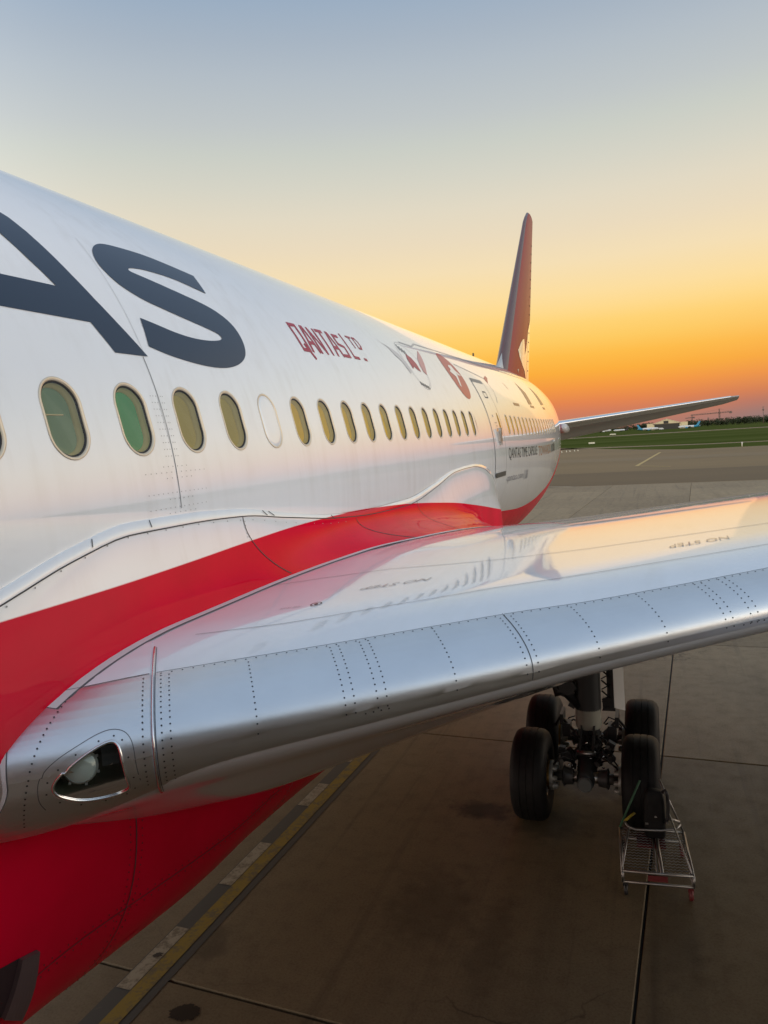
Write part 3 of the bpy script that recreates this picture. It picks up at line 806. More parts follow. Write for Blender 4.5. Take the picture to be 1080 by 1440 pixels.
def fair_strip(name, pts, w, mat, off=.004):
    rows = [[], []]
    for i, (Y, zz) in enumerate(pts):
        a, b = pts[max(0, i-1)], pts[min(len(pts)-1, i+1)]; d = Vector((b[0]-a[0], b[1]-a[1])).normalized(); n = Vector((-d.y, d.x))*w/2
        rows[0].append(fair_pt(Y+n.x, zz+n.y, off)); rows[1].append(fair_pt(Y-n.x, zz-n.y, off))
    o = jbuild(MB().grid(rows), name, mat); return sub(o, fairing)
M_DKJ = simple('dark_joint', (.045, .04, .04), .6)
# long joint just under the upper edge, cross joints on the panels
fair_strip('panel_joint', [(-.5+.12*i, FT(-.5+.12*i)-.055-.02*math.sin(i*.13)) for i in range(104)], .008, M_DKJ)
for Y0, dy in ((.62, .0), (1.15, .02), (2.62, .08), (2.72, .1), (4.0, .1)):
    fair_strip('panel_joint', [(Y0+dy*.2*i, FT(Y0)-.004-.0095*i) for i in range(6)], .007, M_DKJ)
for Y0, bend in ((2.30, .55), (4.65, .9), (6.9, .5)):
    z0 = FT(Y0)-.06; z1 = w_up(3.1, Y0+bend)+.02
    fair_strip('panel_joint', [(Y0+bend*(i/24)**2, z0+(z1-z0)*i/24) for i in range(25)], .008, M_DKJ)
it = [(-.4+.19*i, FT(-.4+.19*i)-.085) for i in range(26)]+[(2.30+.02, FT(2.3)-.1-.03*i) for i in range(5)]
def fp(q):
    c = fair_pt(q[0], q[1], .0035); return c, Vector((1, 0, .1)).normalized()
o = dots('fairing_fasteners', it, .0055, M_DOT, fp); sub(o, fairing)

# ram-air inlet in the belly, a dark opening behind a pale lip
def belly(Y, s):
    sec = fairing_section(Y); k = 26+s*25; i = min(int(k), len(sec)-2); t = k-i
    return Vector((sec[i][0]+(sec[i+1][0]-sec[i][0])*t, Y, sec[i][1]+(sec[i+1][1]-sec[i][1])*t))

# ---- leading edge: coordinates (span along the edge, arc length round the nose)
NA = Vector((-.555, .832, 0))            # horizontal direction square to the leading edge, aft
_prof = {}
def nose_profile(X0):
    key = round(X0, 2)
    if key in _prof: return _prof[key]
    X0 = key; pts = []
    ss = [0]+[.0006*1.32**i for i in range(29)]
    ss = [s for s in ss if s < 1.5]
    up = []; lo = []
    for s in ss:
        p = Vector((X0, le_y(X0), 0))+NA*s
        p.y = max(p.y, le_y(p.x)+1e-6)
        up.append(Vector((p.x, p.y, w_up(p.x, p.y)))); lo.append(Vector((p.x, p.y, w_lo(p.x, p.y))))
    def cum(l):
        q = [0.]
        for a, b in zip(l, l[1:]): q.append(q[-1]+(b-a).length)
        return q
    cu_, cl_ = cum(up), cum(lo)
    r = [(-a, p) for a, p in reversed(list(zip(cl_, lo)))]+[(a, p) for a, p in list(zip(cu_, up))[1:]]
    _prof[key] = r; return r
def nose_raw(X0, q):
    k = math.floor(X0*25)/25; t = (X0-k)*25
    a = nose_at(k, q)
    return a if t < 1e-6 else a*(1-t)+nose_at(k+.04, q)*t
def nose_at(X0, q):
    pr = nose_profile(X0)
    lo, hi = 0, len(pr)-1
    while hi-lo > 1:
        m_ = (lo+hi)//2
        if pr[m_][0] <= q: lo = m_
        else: hi = m_
    (a, p), (b, r) = pr[lo], pr[hi]
    return p+(r-p)*((q-a)/max(1e-9, b-a))
def nose_n(X0, q):
    a = nose_raw(X0+.04, q)-nose_raw(X0-.04, q); b = nose_raw(X0, q+.015)-nose_raw(X0, q-.015)
    return a.cross(b).normalized()
def nose(X0, q, off=0.):
    p = nose_raw(X0, q)
    return p+nose_n(X0, q)*off if off else p
QTOP = pchip([(2.7, .46), (3.27, .497), (3.56, .522), (4.4, .505), (5.25, .472), (5.74, .415), (6.73, .377), (9, .34), (30, .2)])
QBOT = pchip([(2.7, -.50), (3.2, -.47), (3.4, -.39), (3.57, -.275), (3.60, -.22), (3.95, -.13), (4.4, -.108), (5.1, -.075), (5.6, -.055), (6.7, -.05), (30, -.04)])
def inside(poly, x, y):
    r = False; n = len(poly)
    for i in range(n):
        (x1, y1), (x2, y2) = poly[i], poly[(i+1) % n]
        if (y1 > y) != (y2 > y) and x < (x2-x1)*(y-y1)/(y2-y1)+x1: r = not r
    return r
def nose_shell(name, xa, xb, qa, qb, mat, off, nx, nq, hole=None, edge=True):
    mb = MB(); nr = []; rows = []
    for i in range(nx+1):
        X0 = xa+(xb-xa)*i/nx; a, b = qa(X0), qb(X0)
        rows.append([(X0, a+(b-a)*j/nq) for j in range(nq+1)])
    mb.grid([[nose(*c, off) for c in r] for r in rows])
    if hole:
        mb.f = [f for f in mb.f if not inside(hole, *[sum(rows[v//(nq+1)][v % (nq+1)][k] for v in f)/4 for k in (0, 1)])]
    elif edge:      # turned-in rim gives the panel a real thickness
        o = [[nose(*c, -.006) for c in e] for e in (rows[0], rows[-1], [r[0] for r in rows], [r[-1] for r in rows])]
        t = [[nose(*c, off) for c in e] for e in (rows[0], rows[-1], [r[0] for r in rows], [r[-1] for r in rows])]
        for a, b in zip(o, t): mb.grid([a, b])
    return jbuild(mb, name, mat, angle=35)
LENS = [(3.168, -0.0803), (3.184, -0.0393), (3.218, -0.0040), (3.258, 0.0260), (3.315, 0.0630), (3.372, 0.0906), (3.407, 0.0965), (3.428, 0.0764), (3.437, 0.031), (3.442, -0.0253), (3.45, -0.1156), (3.455, -0.181), (3.441, -0.2118), (3.388, -0.2313), (3.324, -0.2247), (3.262, -0.2019), (3.212, -0.1569), (3.182, -0.1222)]
LENS = chaikin(LENS, set(), 2)
lc = (sum(p[0] for p in LENS)/len(LENS), sum(p[1] for p in LENS)/len(LENS))
grow = lambda P, k: [(lc[0]+(a-lc[0])*(1+k/max(.05, math.hypot(a-lc[0], b-lc[1]))), lc[1]+(b-lc[1])*(1+k/max(.05, math.hypot(a-lc[0], b-lc[1])))) for a, b in P]
root_le = nose_shell('leading_edge_root', 2.76, 3.555, QBOT, QTOP, M_ALU, .004, 140, 200, hole=grow(LENS, .002))
# cut the wing skin itself away behind the light
bmw = bmesh.new(); bmw.from_mesh(wing.data)
kill = []
cen = nose(lc[0], lc[1])
for f in bmw.faces:
    c = f.calc_center_median(); s_ = (c.y-le_y(c.x))/1.2; x0_ = c.x+.555*s_; hi_ = abs(c.z-w_up(c.x, c.y)) < abs(c.z-w_lo(c.x, c.y))
    if 2.95 < x0_ < 3.50 and ((hi_ and s_ < .30) or (not hi_ and s_ < .16)): kill.append(f)
bmesh.ops.delete(bmw, geom=kill, context='FACES'); bmw.to_mesh(wing.data); bmw.free()
slats = []
bounds = [3.575, 5.243, 7.9, 10.6, 13.3]
for a, b in zip(bounds, bounds[1:]):
    o = nose_shell('slat', a+.002, b-.002, QBOT, QTOP, M_ALU, .006, 40 if a < 7 else 12, 40 if a < 7 else 16); slats.append(o)
# painted strip of the root panel above the bare metal, and the sealing bead between root and first slat
nose_shell('root_upper_panel', 2.86, 3.553, lambda X: QTOP(X)+.002, lambda X: QTOP(X)+.45, M_WING, .004, 24, 16)
def nose_strip(name, pts, w, mat, off, parent=None):
    rows = [[], []]
    for i, (X0, q) in enumerate(pts):
        a, b = pts[max(0, i-1)], pts[min(len(pts)-1, i+1)]; d = Vector((b[0]-a[0], b[1]-a[1])).normalized(); n = Vector((-d.y, d.x))*w/2
        rows[0].append(nose(X0+n.x, q+n.y, off)); rows[1].append(nose(X0-n.x, q-n.y, off))
    o = jbuild(MB().grid(rows), name, mat)
    return sub(o, parent) if parent else o
bead = MB(); bead.tube([nose(3.565, -.42+i*.03, .000) for i in range(44)], .007, 8); jbuild(bead, 'sealing_bead', M_ALU2)
nose_strip('seal_gap', [(3.576, -.38+i*.03) for i in range(42)], .003, M_HOLE, .0072)
nose_strip('panel_joint', [(5.243, -.05+i*.028) for i in range(20)], .004, M_SEAM, .0085)
# joint between bare metal and paint
for xa, xb in ((2.95, 3.55), (3.58, 5.24), (5.25, 7.89), (7.91, 10.5)):
    n_ = int((xb-xa)/.08)
    nose_strip('panel_joint', [(xa+(xb-xa)*i/n_, QTOP(xa+(xb-xa)*i/n_)+.003) for i in range(n_+1)], .005, M_SEAM, .0065)
# landing light: doubler plate, lens, lamp
def nose_ring(name, inner, outer, off, mat, parent, lift=0.):
    mb = MB(); n = len(inner)
    rows = []
    for t, o in ((0, off-.012), (0, off), (.5, off+lift), (1, off), (1, off-.008)):
        rows.append([nose(i_[0]*(1-t)+o_[0]*t, i_[1]*(1-t)+o_[1]*t, o) for i_, o_ in zip(inner, outer)])
    mb.grid(rows, True); return sub(jbuild(mb, name, mat, angle=40), parent)
bz = MB(); bz.tube([nose(a, b, .004) for a, b in LENS+LENS[:1]], .0075, 8, caps=False); sub(jbuild(bz, 'lens_bezel', M_ALU2), root_le)
nose_ring('doubler_plate', grow(LENS, .011), grow(LENS, .040), .0055, M_ALU, root_le)
nose_strip('panel_joint', chaikin([(3.129, -0.2029), (3.114, -0.145), (3.114, -0.0908), (3.121, -0.0311), (3.148, 0.0204), (3.204, 0.0663), (3.28, 0.1087), (3.343, 0.1444), (3.4, 0.1611), (3.45, 0.14), (3.478, 0.0945), (3.489, 0.0389), (3.491, -0.05), (3.499, -0.1454)], {0, 13}, 2), .0032, M_SEAM, .0052, root_le)
lens = MB(); lens.grid([[nose(lc[0]+(a-lc[0])*t, lc[1]+(b-lc[1])*t, .001) for a, b in LENS] for t in (1, .9, .8, .65, .5, .35, .2, .02)], True)
M_LENS = glass('landing_light_glass', (.86, .90, .86), 1.33); sub(jbuild(lens, 'lens', M_LENS), root_le)
# housing: inner box behind the lens
M_HOUS = simple('light_housing', (.040, .052, .036), .45); M_HOUSG = simple('light_housing_green', (.02, .045, .022), .5)
nn = nose_n(lc[0], lc[1]); hb = MB()
back = [nose(lc[0]+(a-lc[0])*.98, lc[1]+(b-lc[1])*.98, 0)-nn*.12 for a, b in LENS]
hb.grid([[nose(a, b, -.004) for a, b in grow(LENS, .004)], back], True); hb.add(back, [tuple(range(len(back)))])
sub(jbuild(hb, 'light_housing', M_HOUS), root_le)
lamp_c = nose(3.276, -.024)-nn*.05; ld = (Vector((5.5, -2.9, 5.0))-lamp_c).normalized()
lm = MB(); lm.lathe([(-.05, .040), (-.04, .070), (-.015, .080), (0, .082), (.010, .074)], lamp_c, ld, 28); lamp = sub(jbuild(lm, 'lamp', simple('lamp_ring_metal', (.55, .55, .52), .35, .4)), root_le)
lm = MB(); lm.lathe([(-.03, .004), (-.026, .025), (-.012, .050), (.006, .073)], lamp_c, ld, 28); sub(jbuild(lm, 'reflector', simple('lamp_reflector', (.92, .92, .9), .28, 1.)), root_le)
lm = MB(); lm.lathe([(.005, .074), (.016, .056), (.024, .030), (.027, .001)], lamp_c, ld, 28); sub(jbuild(lm, 'lamp_glass', simple('frosted_lamp_glass', (.46, .48, .45), .12, 0., 1.)), root_le)
u_ = ld.orthogonal().normalized(); w_ = ld.cross(u_)
for i in range(7):
    a = 2*math.pi*i/7+.3; c = lamp_c+(u_*math.cos(a)+w_*math.sin(a))*.086
    lm = MB(); lm.box(c, (.012, .012, .018), ld.to_track_quat('Z', 'Y').to_matrix()); sub(jbuild(lm, 'lamp_clip', M_STEEL, smooth=False), root_le)
lm = MB(); c0 = lamp_c+Vector((.16, .10, .01))
lm.tube([c0+Vector((.0, 0, .06)), c0+Vector((.015, -.01, .02)), c0+Vector((-.015, 0, -.03)), c0+Vector((.03, .02, -.07))], .004, 6); sub(jbuild(lm, 'lamp_wire', M_BLACK), root_le)
lm = MB(); c0 = nose(3.36, -.0)-nn*.10; lm.box(c0+Vector((.04, .02, .0)), (.10, .015, .10), Matrix.Rotation(.7, 3, 'Z')); sub(jbuild(lm, 'lamp_bracket', M_DARKM, smooth=False), root_le)
# ---- fasteners on the leading edge
holes = []
for X0, dbl in ((3.985, 0), (4.385, 1), (4.528, 1), (4.872, 0), (5.215, 0), (5.272, 0), (5.585, 0), (5.95, 0), (6.30, 1), (6.445, 1)):
    for k in ((-.021, .021) if dbl else (0,)):
        q = .0
        while q < QTOP(X0)-.015:
            holes.append((X0+k, q)); q += .036
for X0 in (3.525, 3.60, 3.635):
    q = -.20
    while q < QTOP(X0)-.01: holes.append((X0, q)); q += .036
X0 = 3.6
while X0 < 7.8: holes.append((X0, QTOP(X0)-.014)); X0 += .047
for i in range(4): holes.append((4.45+.035*i, -.035)); holes.append((6.38+.04*i, -.025))
for i in range(24): holes.append((3.035+.0002*i*i+.0042*i, -.30+.033*i)) if i < 23 else None
for i in range(14):
    a, b = grow(LENS, .028)[int(i*len(LENS)/14)]; holes.append((a, b))
def nplace(q): return nose(q[0], q[1], .0072), nose_n(*q)
dots('slat_fasteners', holes, .0050, M_HOLE, nplace)

# ---- wing upper surface details
def w_pt(X, Y, off=0.): return Vector((X, Y, w_up(X, Y)+off))
def w_strip(name, pts, w, mat, off=.0035, dens=.15):
    P = []
    for a, b in zip(pts, pts[1:]):
        n = max(1, int(math.hypot(b[0]-a[0], b[1]-a[1])/dens)); P += seg(a, b, n)[:-1]
    P.append(pts[-1]); rows = [[], []]
    for i, (X, Y) in enumerate(P):
        a, b = P[max(0, i-1)], P[min(len(P)-1, i+1)]; d = Vector((b[0]-a[0], b[1]-a[1])).normalized(); n = Vector((-d.y, d.x))*w/2
        rows[0].append(w_pt(X+n.x, Y+n.y, off)); rows[1].append(w_pt(X-n.x, Y-n.y, off))
    return sub(jbuild(MB().grid(rows, flip=True), name, mat), wing)
w_strip('panel_joint', [(3.05, 2.42), (3.38, 2.72), (3.83, 3.06), (4.69, 3.24), (5.4, 3.47), (6.77, 4.02), (9, 4.95)], .010, M_FINE)
w_strip('panel_joint', [(3.28, .99), (3.74, 1.26), (4.25, 1.65), (4.9, 2.08), (5.53, 2.41), (6.64, 3.03), (9, 4.3)], .006, M_FINE)
w_strip('spoiler_hinge', [(4.4, 6.9), (5.02, 6.6), (5.75, 6.55), (6.6, 6.35), (9, 6.9)], .03, simple('hinge_gap', (.10, .09, .09), .5))
w_strip('panel_joint', [(3.7, 8.0), (5, 7.6), (7, 7.5), (9.4, 8.4)], .05, M_GREYL)
fd = MB(); c = w_pt(3.74, 1.735, .004)
for r0, r1, mt in ((.0, .014, 0), (.028, .036, 0)):
    n = 20
    fd.grid([[w_pt(3.74+r*math.cos(2*math.pi*i/n), 1.735+1.7*r*math.sin(2*math.pi*i/n), .004) for i in range(n)] for r in (r1, r0)], True)
sub(jbuild(fd, 'filler_mark', M_BLACKL), wing)
def wing_text(s, origin, along, up, mat, name='lettering', offset=.0):
    """flat lettering laid on the wing; along/up are full text extents in X,Y"""
    bm = text_bm(s, 0, 1, 0, 1/ARC, offset)
    for k in range(1, 12): bmesh.ops.bisect_plane(bm, geom=bm.verts[:]+bm.edges[:]+bm.faces[:], plane_co=(k/12, 0, 0), plane_no=(1, 0, 0))
    for v in bm.verts:
        X = origin[0]+along[0]*v.co.x+up[0]*v.co.y; Y = origin[1]+along[1]*v.co.x+up[1]*v.co.y; v.co = w_pt(X, Y, .0045)
    for f in bm.faces: f.smooth = True
    bm.normal_update()
    for f in bm.faces:
        if f.normal.z < 0: f.normal_flip()
    me = D.meshes.new(name); bm.to_mesh(me); bm.free(); me.materials.append(mat)
    o = D.objects.new(name, me); link(o); jp(o); return sub(o, wing)
wing_text('NO STEP', (4.315, 2.58), (-.43, -.29), (-.01, -.12), M_GREYL)
wing_text('NO STEP', (6.43, 3.50), (-.43, -.21), (-.0, -.15), M_GREYL)
wing_text('FUEL FILLER', (3.655, 1.69), (-.115, -.075), (0, -.045), M_GREYL)
# sealing strip where the fairing meets the wing
def seam_strip():
    rows = [[], [], []]; d0 = .0; gap = [[], []]
    path = []
    for i in range(60):
        q = -.45+1.55*i/59; path.append(('n', q))
    pts_in, pts_out, drk = [], [], []
    for i in range(34):
        q = -.50+.95*i/33
        x_in = 2.994-.17*(1-sst(-.42, -.02, q))
        a = nose(x_in, q, .007); b = nose(x_in+.016, q, .008); c = nose(x_in+.020, q, .0075); pts_in.append(a); pts_out.append(b); drk.append(c)
    Y = pts_in[-1].y+.05
    while Y < 10.4:
        z0 = w_up(3.12, Y); X = fairing_at(Y, z0)+.0
        wd = .05-.01*sst(3, 6, Y)
        pts_in.append(Vector((X-.03, Y, w_up(X, Y)+.010))); pts_out.append(Vector((X+wd, Y, w_up(X+wd, Y)+.007))); drk.append(Vector((X+wd+.012, Y, w_up(X+wd+.012, Y)+.004)))
        Y += .12
    o = jbuild(MB().grid([pts_in, pts_out], flip=True), 'fairing_seal', paint('pale_sealant', (.66, .65, .62), rough=.5, coat=.1))
    o2 = jbuild(MB().grid([pts_out, drk], flip=True), 'fairing_seal_gap', M_SEAM)
seam_strip()

# belly inlet: dark opening ahead of a pale lip
def fair_quad(A, B, C_, D_, n, off):
    rows = []
    for i in range(n+1):
        t = i/n; r = []
        for j in range(n+1):
            u = j/n
            Yq = (A[0]*(1-u)+B[0]*u)*(1-t)+(D_[0]*(1-u)+C_[0]*u)*t; zq = (A[1]*(1-u)+B[1]*u)*(1-t)+(D_[1]*(1-u)+C_[1]*u)*t
            p = fair_pt(Yq, zq, 0); e = (fair_pt(Yq, zq+.03, 0)-fair_pt(Yq, zq-.03, 0)).normalized(); nn_ = Vector((e.z, 0, -e.x)); r.append(p+nn_*off)
        rows.append(r)
    return rows
inlet = jbuild(MB().grid(fair_quad((-1.0, 3.16), (.055, 2.87), (.015, 2.54), (-1.0, 2.45), 8, .004)), 'ram_air_inlet', simple('inlet_opening', (.03, .012, .014), .7)); sub(inlet, fairing)
ra = fair_quad((.055, 2.87), (.183, 2.83), (.237, 2.34), (.015, 2.54), 6, .004); rb = fair_quad((.055, 2.87), (.183, 2.83), (.237, 2.34), (.015, 2.54), 6, .03)
ib = MB().grid(rb); ib.grid([[r[0] for r in ra], [r[0] for r in rb]]); ib.grid([[r[-1] for r in ra], [r[-1] for r in rb]]); ib.grid([ra[0], rb[0]]); ib.grid([ra[-1], rb[-1]])
sub(jbuild(ib, 'inlet_lip', simple('inlet_lip_paint', (.11, .07, .07), .5), smooth=False), fairing)
# belly panel joints and fastener rows
for Yj in (.9, 2.9, 5.2):
    fair_strip('panel_joint', [(Yj, 3.3-.045*i) for i in range(36)], .007, M_DKJ)
fair_strip('panel_joint', [(-.6+.15*i, 2.62+.0*i) for i in range(60)], .007, M_DKJ)
it = [(Yj+d, 3.3-.05*i) for Yj in (.9, 2.9, 5.2) for d in (-.045, .045) for i in range(32)]+[(-.5+.06*i, 2.62+d) for i in range(120) for d in (-.04, .04)]
o = dots('belly_fasteners', it, .0055, simple('painted_fastener', (.12, .004, .006), .5), fp); sub(o, fairing)

# ---- fin, rudder and tailplane
def foil(t, n=14):
    """unit foil half-thickness table, x 0..1"""
    xs = [0, .004, .015, .04, .08, .15, .25, .38, .52, .66, .8, .92, 1.0]
    return [(x, t*5*(.2969*math.sqrt(x)-.126*x-.3516*x*x+.2843*x**3-.1036*x**4)) for x in xs]
def fin_surf(a, b, zq, side, xo=0.):
    """a 0..1 chord, b 0..1 height -> world"""
    z0, z1 = 7.6, 17.2
    zz = z0+(z1-z0)*b; le = 28.5+(39.0-28.5)*b**1.0 + .9*max(0, b-.94)**1*8; te = 37.0+(41.5-37.0)*b
    y = le+(te-le)*a
    t = .105*(1-.1*b)
    th = t*5*(.2969*math.sqrt(a)-.126*a-.3516*a*a+.2843*a**3-.1036*a**4)*(te-le)
    return Vector((side*(th+xo), y, zz))
def fin_piece(name, a0, a1, mat, na, b0=0., b1=1., off=0., parent=None, cap=True):
    mb = MB(); nb_ = 26
    al = [a0+(a1-a0)*(i/na)**(1.8 if a0 == 0 else 1) for i in range(na+1)]
    rows = []
    for j in range(nb_+1):
        b = b0+(b1-b0)*j/nb_
        rows.append([fin_surf(a, b, 0, 1, off) for a in reversed(al)]+[fin_surf(a, b, 0, -1, off) for a in (al[1:] if a0 == 0 else al)])
    mb.grid(rows, flip=False)
    if cap:
        o = len(mb.v); n = len(rows[-1]); mb.f.append(tuple(range(o-n, o)))
    o = jbuild(mb, name, mat, angle=50)
    return sub(o, parent) if parent else o
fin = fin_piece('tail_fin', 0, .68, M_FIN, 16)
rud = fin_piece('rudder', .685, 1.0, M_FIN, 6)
fin_piece('fin_leading_edge', 0, .06, paint('fin_edge_grey', (.12, .075, .072), rough=.4, coat=.4), 8, off=.004, parent=fin)
def fin_decal(poly, mat, parent, name='tail_figure'):
    bm = bmesh.new(); out = [Vector((a, b, 0)) for a, b in poly]; vv = [bm.verts.new(v) for v in out]
    for t in tessellate_polygon([out]):
        bm.faces.new([vv[i] for i in t])
    for k in range(1, 40):
        bmesh.ops.bisect_plane(bm, geom=bm.verts[:]+bm.edges[:]+bm.faces[:], plane_co=(k/40, 0, 0), plane_no=(1, 0, 0))
    for v in bm.verts: v.co = fin_surf(max(0, min(1, v.co.x)), v.co.y, 0, 1, .012)
    for f in bm.faces:
        f.smooth = True; f.normal_update()
        if f.normal.x < 0: f.normal_flip()
    me = D.meshes.new(name); bm.to_mesh(me); bm.free(); me.materials.append(mat)
    o = D.objects.new(name, me); link(o); jp(o); return sub(o, parent)
M_TWH = paint('tail_white', (.75, .74, .72))
fin_decal([(.22, .17), (.30, .215), (.36, .235), (.44, .245), (.50, .20), (.52, .165), (.60, .21), (.675, .30), (.675, .02), (.62, .06), (.55, .085), (.42, .105), (.30, .135)], M_TWH, fin)
fin_decal([(.69, .31), (.82, .36), (.97, .40), (.97, .0), (.80, .0), (.69, .015)], M_TWH, rud)
fin_decal([(.25, .075), (.29, .08), (.28, .06)], M_GREYL, fin, 'access_panel')
# fairing at the foot of the fin
db = MB(); rows = []
for i in range(11):
    t = i/10; Yb = 28.1+t*2.2
    zb = F_T(min(Yb, 41))-.12; h = .15+1.15*t; wv = .10+.16*t
    rows.append([(wv, Yb, zb), (wv*.75, Yb, zb+h*.6), (.0, Yb-.1, zb+h), (-wv*.75, Yb, zb+h*.6), (-wv, Yb, zb)])
db.grid(rows, flip=True); db.f.append(tuple(range(len(db.v)-5, len(db.v)))); jbuild(db, 'dorsal_fillet', M_GREYP)
# rudder hinge marks
hm = MB()
for i in range(16):
    b = .05+.052*i; c = fin_surf(.80, b, 0, 1, .02); hm.box(c, (.02, .05, .07))
o = jbuild(hm, 'hinge_marks', M_BLACK, smooth=False); sub(o, rud)
def tailplane(side):
    r0, r1 = 1.2, 9.9; rows = []
    for j in range(15):
        t = j/14; X = r0+(r1-r0)*t
        le = 30.9+(36.6-30.9)*t + (.5*max(0, t-.93)/.07); te = 36.9+(38.4-36.9)*t; zz = 5.62+(6.60-5.62)*t
        prof = foil(.10); c = te-le
        up = [(side*X, le+x*c, zz+h*c) for x, h in reversed(prof)]; lo = [(side*X, le+x*c, zz-h*c*.9) for x, h in prof[1:]]
        rows.append([(a, b_, d-.125*(b_-le-.12*c)) for a, b_, d in up+lo])
    mb = MB().grid(rows, flip=(side > 0)); n = len(rows[-1]); o = len(mb.v); mb.f.append(tuple(range(o-n, o)))
    tp = jbuild(mb, 'tailplane', paint('tailplane_grey', (.30, .29, .28), rough=.4, coat=.4), angle=60)
    rows = []
    for j in range(13):
        t = .02+.93*j/12; X = r0+(r1-r0)*t
        le = 30.9+(36.6-30.9)*t; te = 36.9+(38.4-36.9)*t; zz = 5.62+(6.60-5.62)*t; c = te-le
        prof = [(x, h) for x, h in foil(.10) if x <= .081]
        rows.append([(a, b_, d-.125*(b_-le-.12*c)) for a, b_, d in [(side*X, le+x*c-.004, zz+h*c+.004) for x, h in reversed(prof)]+[(side*X, le+x*c-.004, zz-h*c*.9-.004) for x, h in prof[1:]]])
    e = jbuild(MB().grid(rows, flip=(side > 0)), 'tailplane_leading_edge', M_ALU2); sub(e, tp)
tailplane(1); tailplane(-1)
rf = MB(); rf.lathe([(-.55, .02), (-.5, .10), (-.35, .18), (-.1, .22), (.5, .22), (2.2, .18)], (2.26, 31.6, 5.60), (0, 1, 0), 20); jbuild(rf, 'tailplane_root_fairing', M_GREYP)

# ---- engine under the wing (outboard of the frame)
en = MB(); EC = (9.9, .9, 2.55)
en.lathe([(1.1, 1.38), (.25, 1.42), (.05, 1.48), (0, 1.56), (.06, 1.65), (.35, 1.76), (1.4, 1.86), (2.8, 1.80), (4.3, 1.50), (4.3, 1.42), (3.6, 1.40)], EC, (0, 1, 0), 56); nac = jbuild(en, 'engine_nacelle', M_WHITE)
en = MB(); en.lathe([(-.004, 1.57), (.05, 1.66), (.34, 1.765)], EC, (0, 1, 0), 56); sub(jbuild(en, 'inlet_ring', M_ALU), nac)
en = MB(); en.lathe([(.55, .02), (.9, .28), (1.15, .42), (1.16, 1.40)], EC, (0, 1, 0), 40); sub(jbuild(en, 'fan_disc', M_DARKM), nac)
en = MB(); en.lathe([(3.6, 1.2), (4.6, .95), (5.6, .62), (5.7, .4), (6.6, .05)], EC, (0, 1, 0), 40); sub(jbuild(en, 'core_nozzle', M_STEEL), nac)
en = MB(); en.add([(9.75, 2.2, 4.30), (10.05, 2.2, 4.30), (10.05, 7.2, 4.05), (9.75, 7.2, 4.05), (9.75, 4.4, 4.78), (10.05, 4.4, 4.78), (10.05, 7.2, 4.6), (9.75, 7.2, 4.6)], [(0, 3, 2, 1), (0, 1, 5, 4), (1, 2, 6, 5), (2, 3, 7, 6), (3, 0, 4, 7)]); sub(jbuild(en, 'engine_pylon', M_WHITE, smooth=False), nac)

# ---- main landing gear
GX, GY = 4.9, 8.44; LAT, WB = 1.483, 1.46; TR = .632
def tyre_prof():
    w = .25
    return [(-.185, .29), (-.235, .36), (-w, .44), (-.245, .52), (-.215, .585), (-.165, .62), (-.10, .631), (-.098, .622), (-.086, .622), (-.084, .633), (0-.006, .635), (-.004, .626), (.004, .626), (.006, .635), (.084, .633), (.086, .622), (.098, .622), (.10, .631), (.165, .62), (.215, .585), (.245, .52), (w, .44), (.235, .36), (.185, .29)]
tm = None
for dx in (-1, 1):
    for dy in (-1, 1):
        c = Vector((GX+dx*LAT/2, GY+dy*WB/2, TR-.012))
        rim = MB(); s = dx
        rim.lathe([(.17*s, .30), (.20*s, .29), (.17*s, .26), (.06*s, .22), (.05*s, .12), (.12*s, .10), (.12*s, .01)], c, (1, 0, 0), 28)
        rim.lathe([(-.17*s, .30), (-.20*s, .29), (-.18*s, .27), (-.10*s, .25), (-.02*s, .24)], c, (1, 0, 0), 28)
        wl = jbuild(rim, 'wheel', M_STEEL, angle=40)
        if tm is None:
            t0 = MB().lathe(tyre_prof(), (0, 0, 0), (1, 0, 0), 64).build('tyre', M_TYRE, wl, angle=50); tm = t0
        else:
            t0 = tm.copy(); COL.objects.link(t0); t0.parent = wl
        t0.location = c
        br = MB(); br.lathe([(-.02*s, .20), (-.13*s, .21), (-.15*s, .20), (-.16*s, .17), (-.22*s, .17), (-.225*s, .20), (-.25*s, .20), (-.255*s, .12), (-.30*s, .10)], c, (1, 0, 0), 24)
        br.build('brake', M_BRASS, wl, angle=40)
        ca = MB()
        for k in range(7):
            a = 2*math.pi*k/7+.35; p = c+Vector((-s*.31, math.cos(a)*.155, math.sin(a)*.155)); ca.lathe([(-.06, .0), (-.06, .038), (.03, .040), (.05, .028), (.05, 0)], p, (-s, 0, 0), 10)
        ca.lathe([(-.02, .20), (0, .205), (.03, .20), (.03, .11)], c+Vector((-s*.27, 0, 0)), (-s, 0, 0), 20)
        ca.build('brake_pistons', simple('brake_housing', (.34, .35, .33), .4, .4) if (dx, dy) == (-1, -1) else D.materials['brake_housing'], wl, angle=40)
        hs = MB(); hs.tube([c+Vector((-s*.30, -.05, .17)), c+Vector((-s*.36, -.12, .26)), c+Vector((-s*.45, -.06, .30)), c+Vector((-s*.55, .02, .22))], .014, 8)
        hs.tube([c+Vector((-s*.30, .05, .17)), c+Vector((-s*.38, -.02, .31)), c+Vector((-s*.5, .05, .33)), c+Vector((-s*.58, .1, .2))], .011, 8); hs.build('brake_hose', M_BLACK, wl)
gear = MB()
gear.lathe([(-.35, .0), (-.35, .13), (-.2, .155), (.0, .16), (.3, .165), (.30, .19), (1.0, .19), (1.0, 0)], (GX, GY, 1.07), (.0, .0, 1), 32)
gs = jbuild(gear, 'gear_strut', M_DARKM, angle=40)
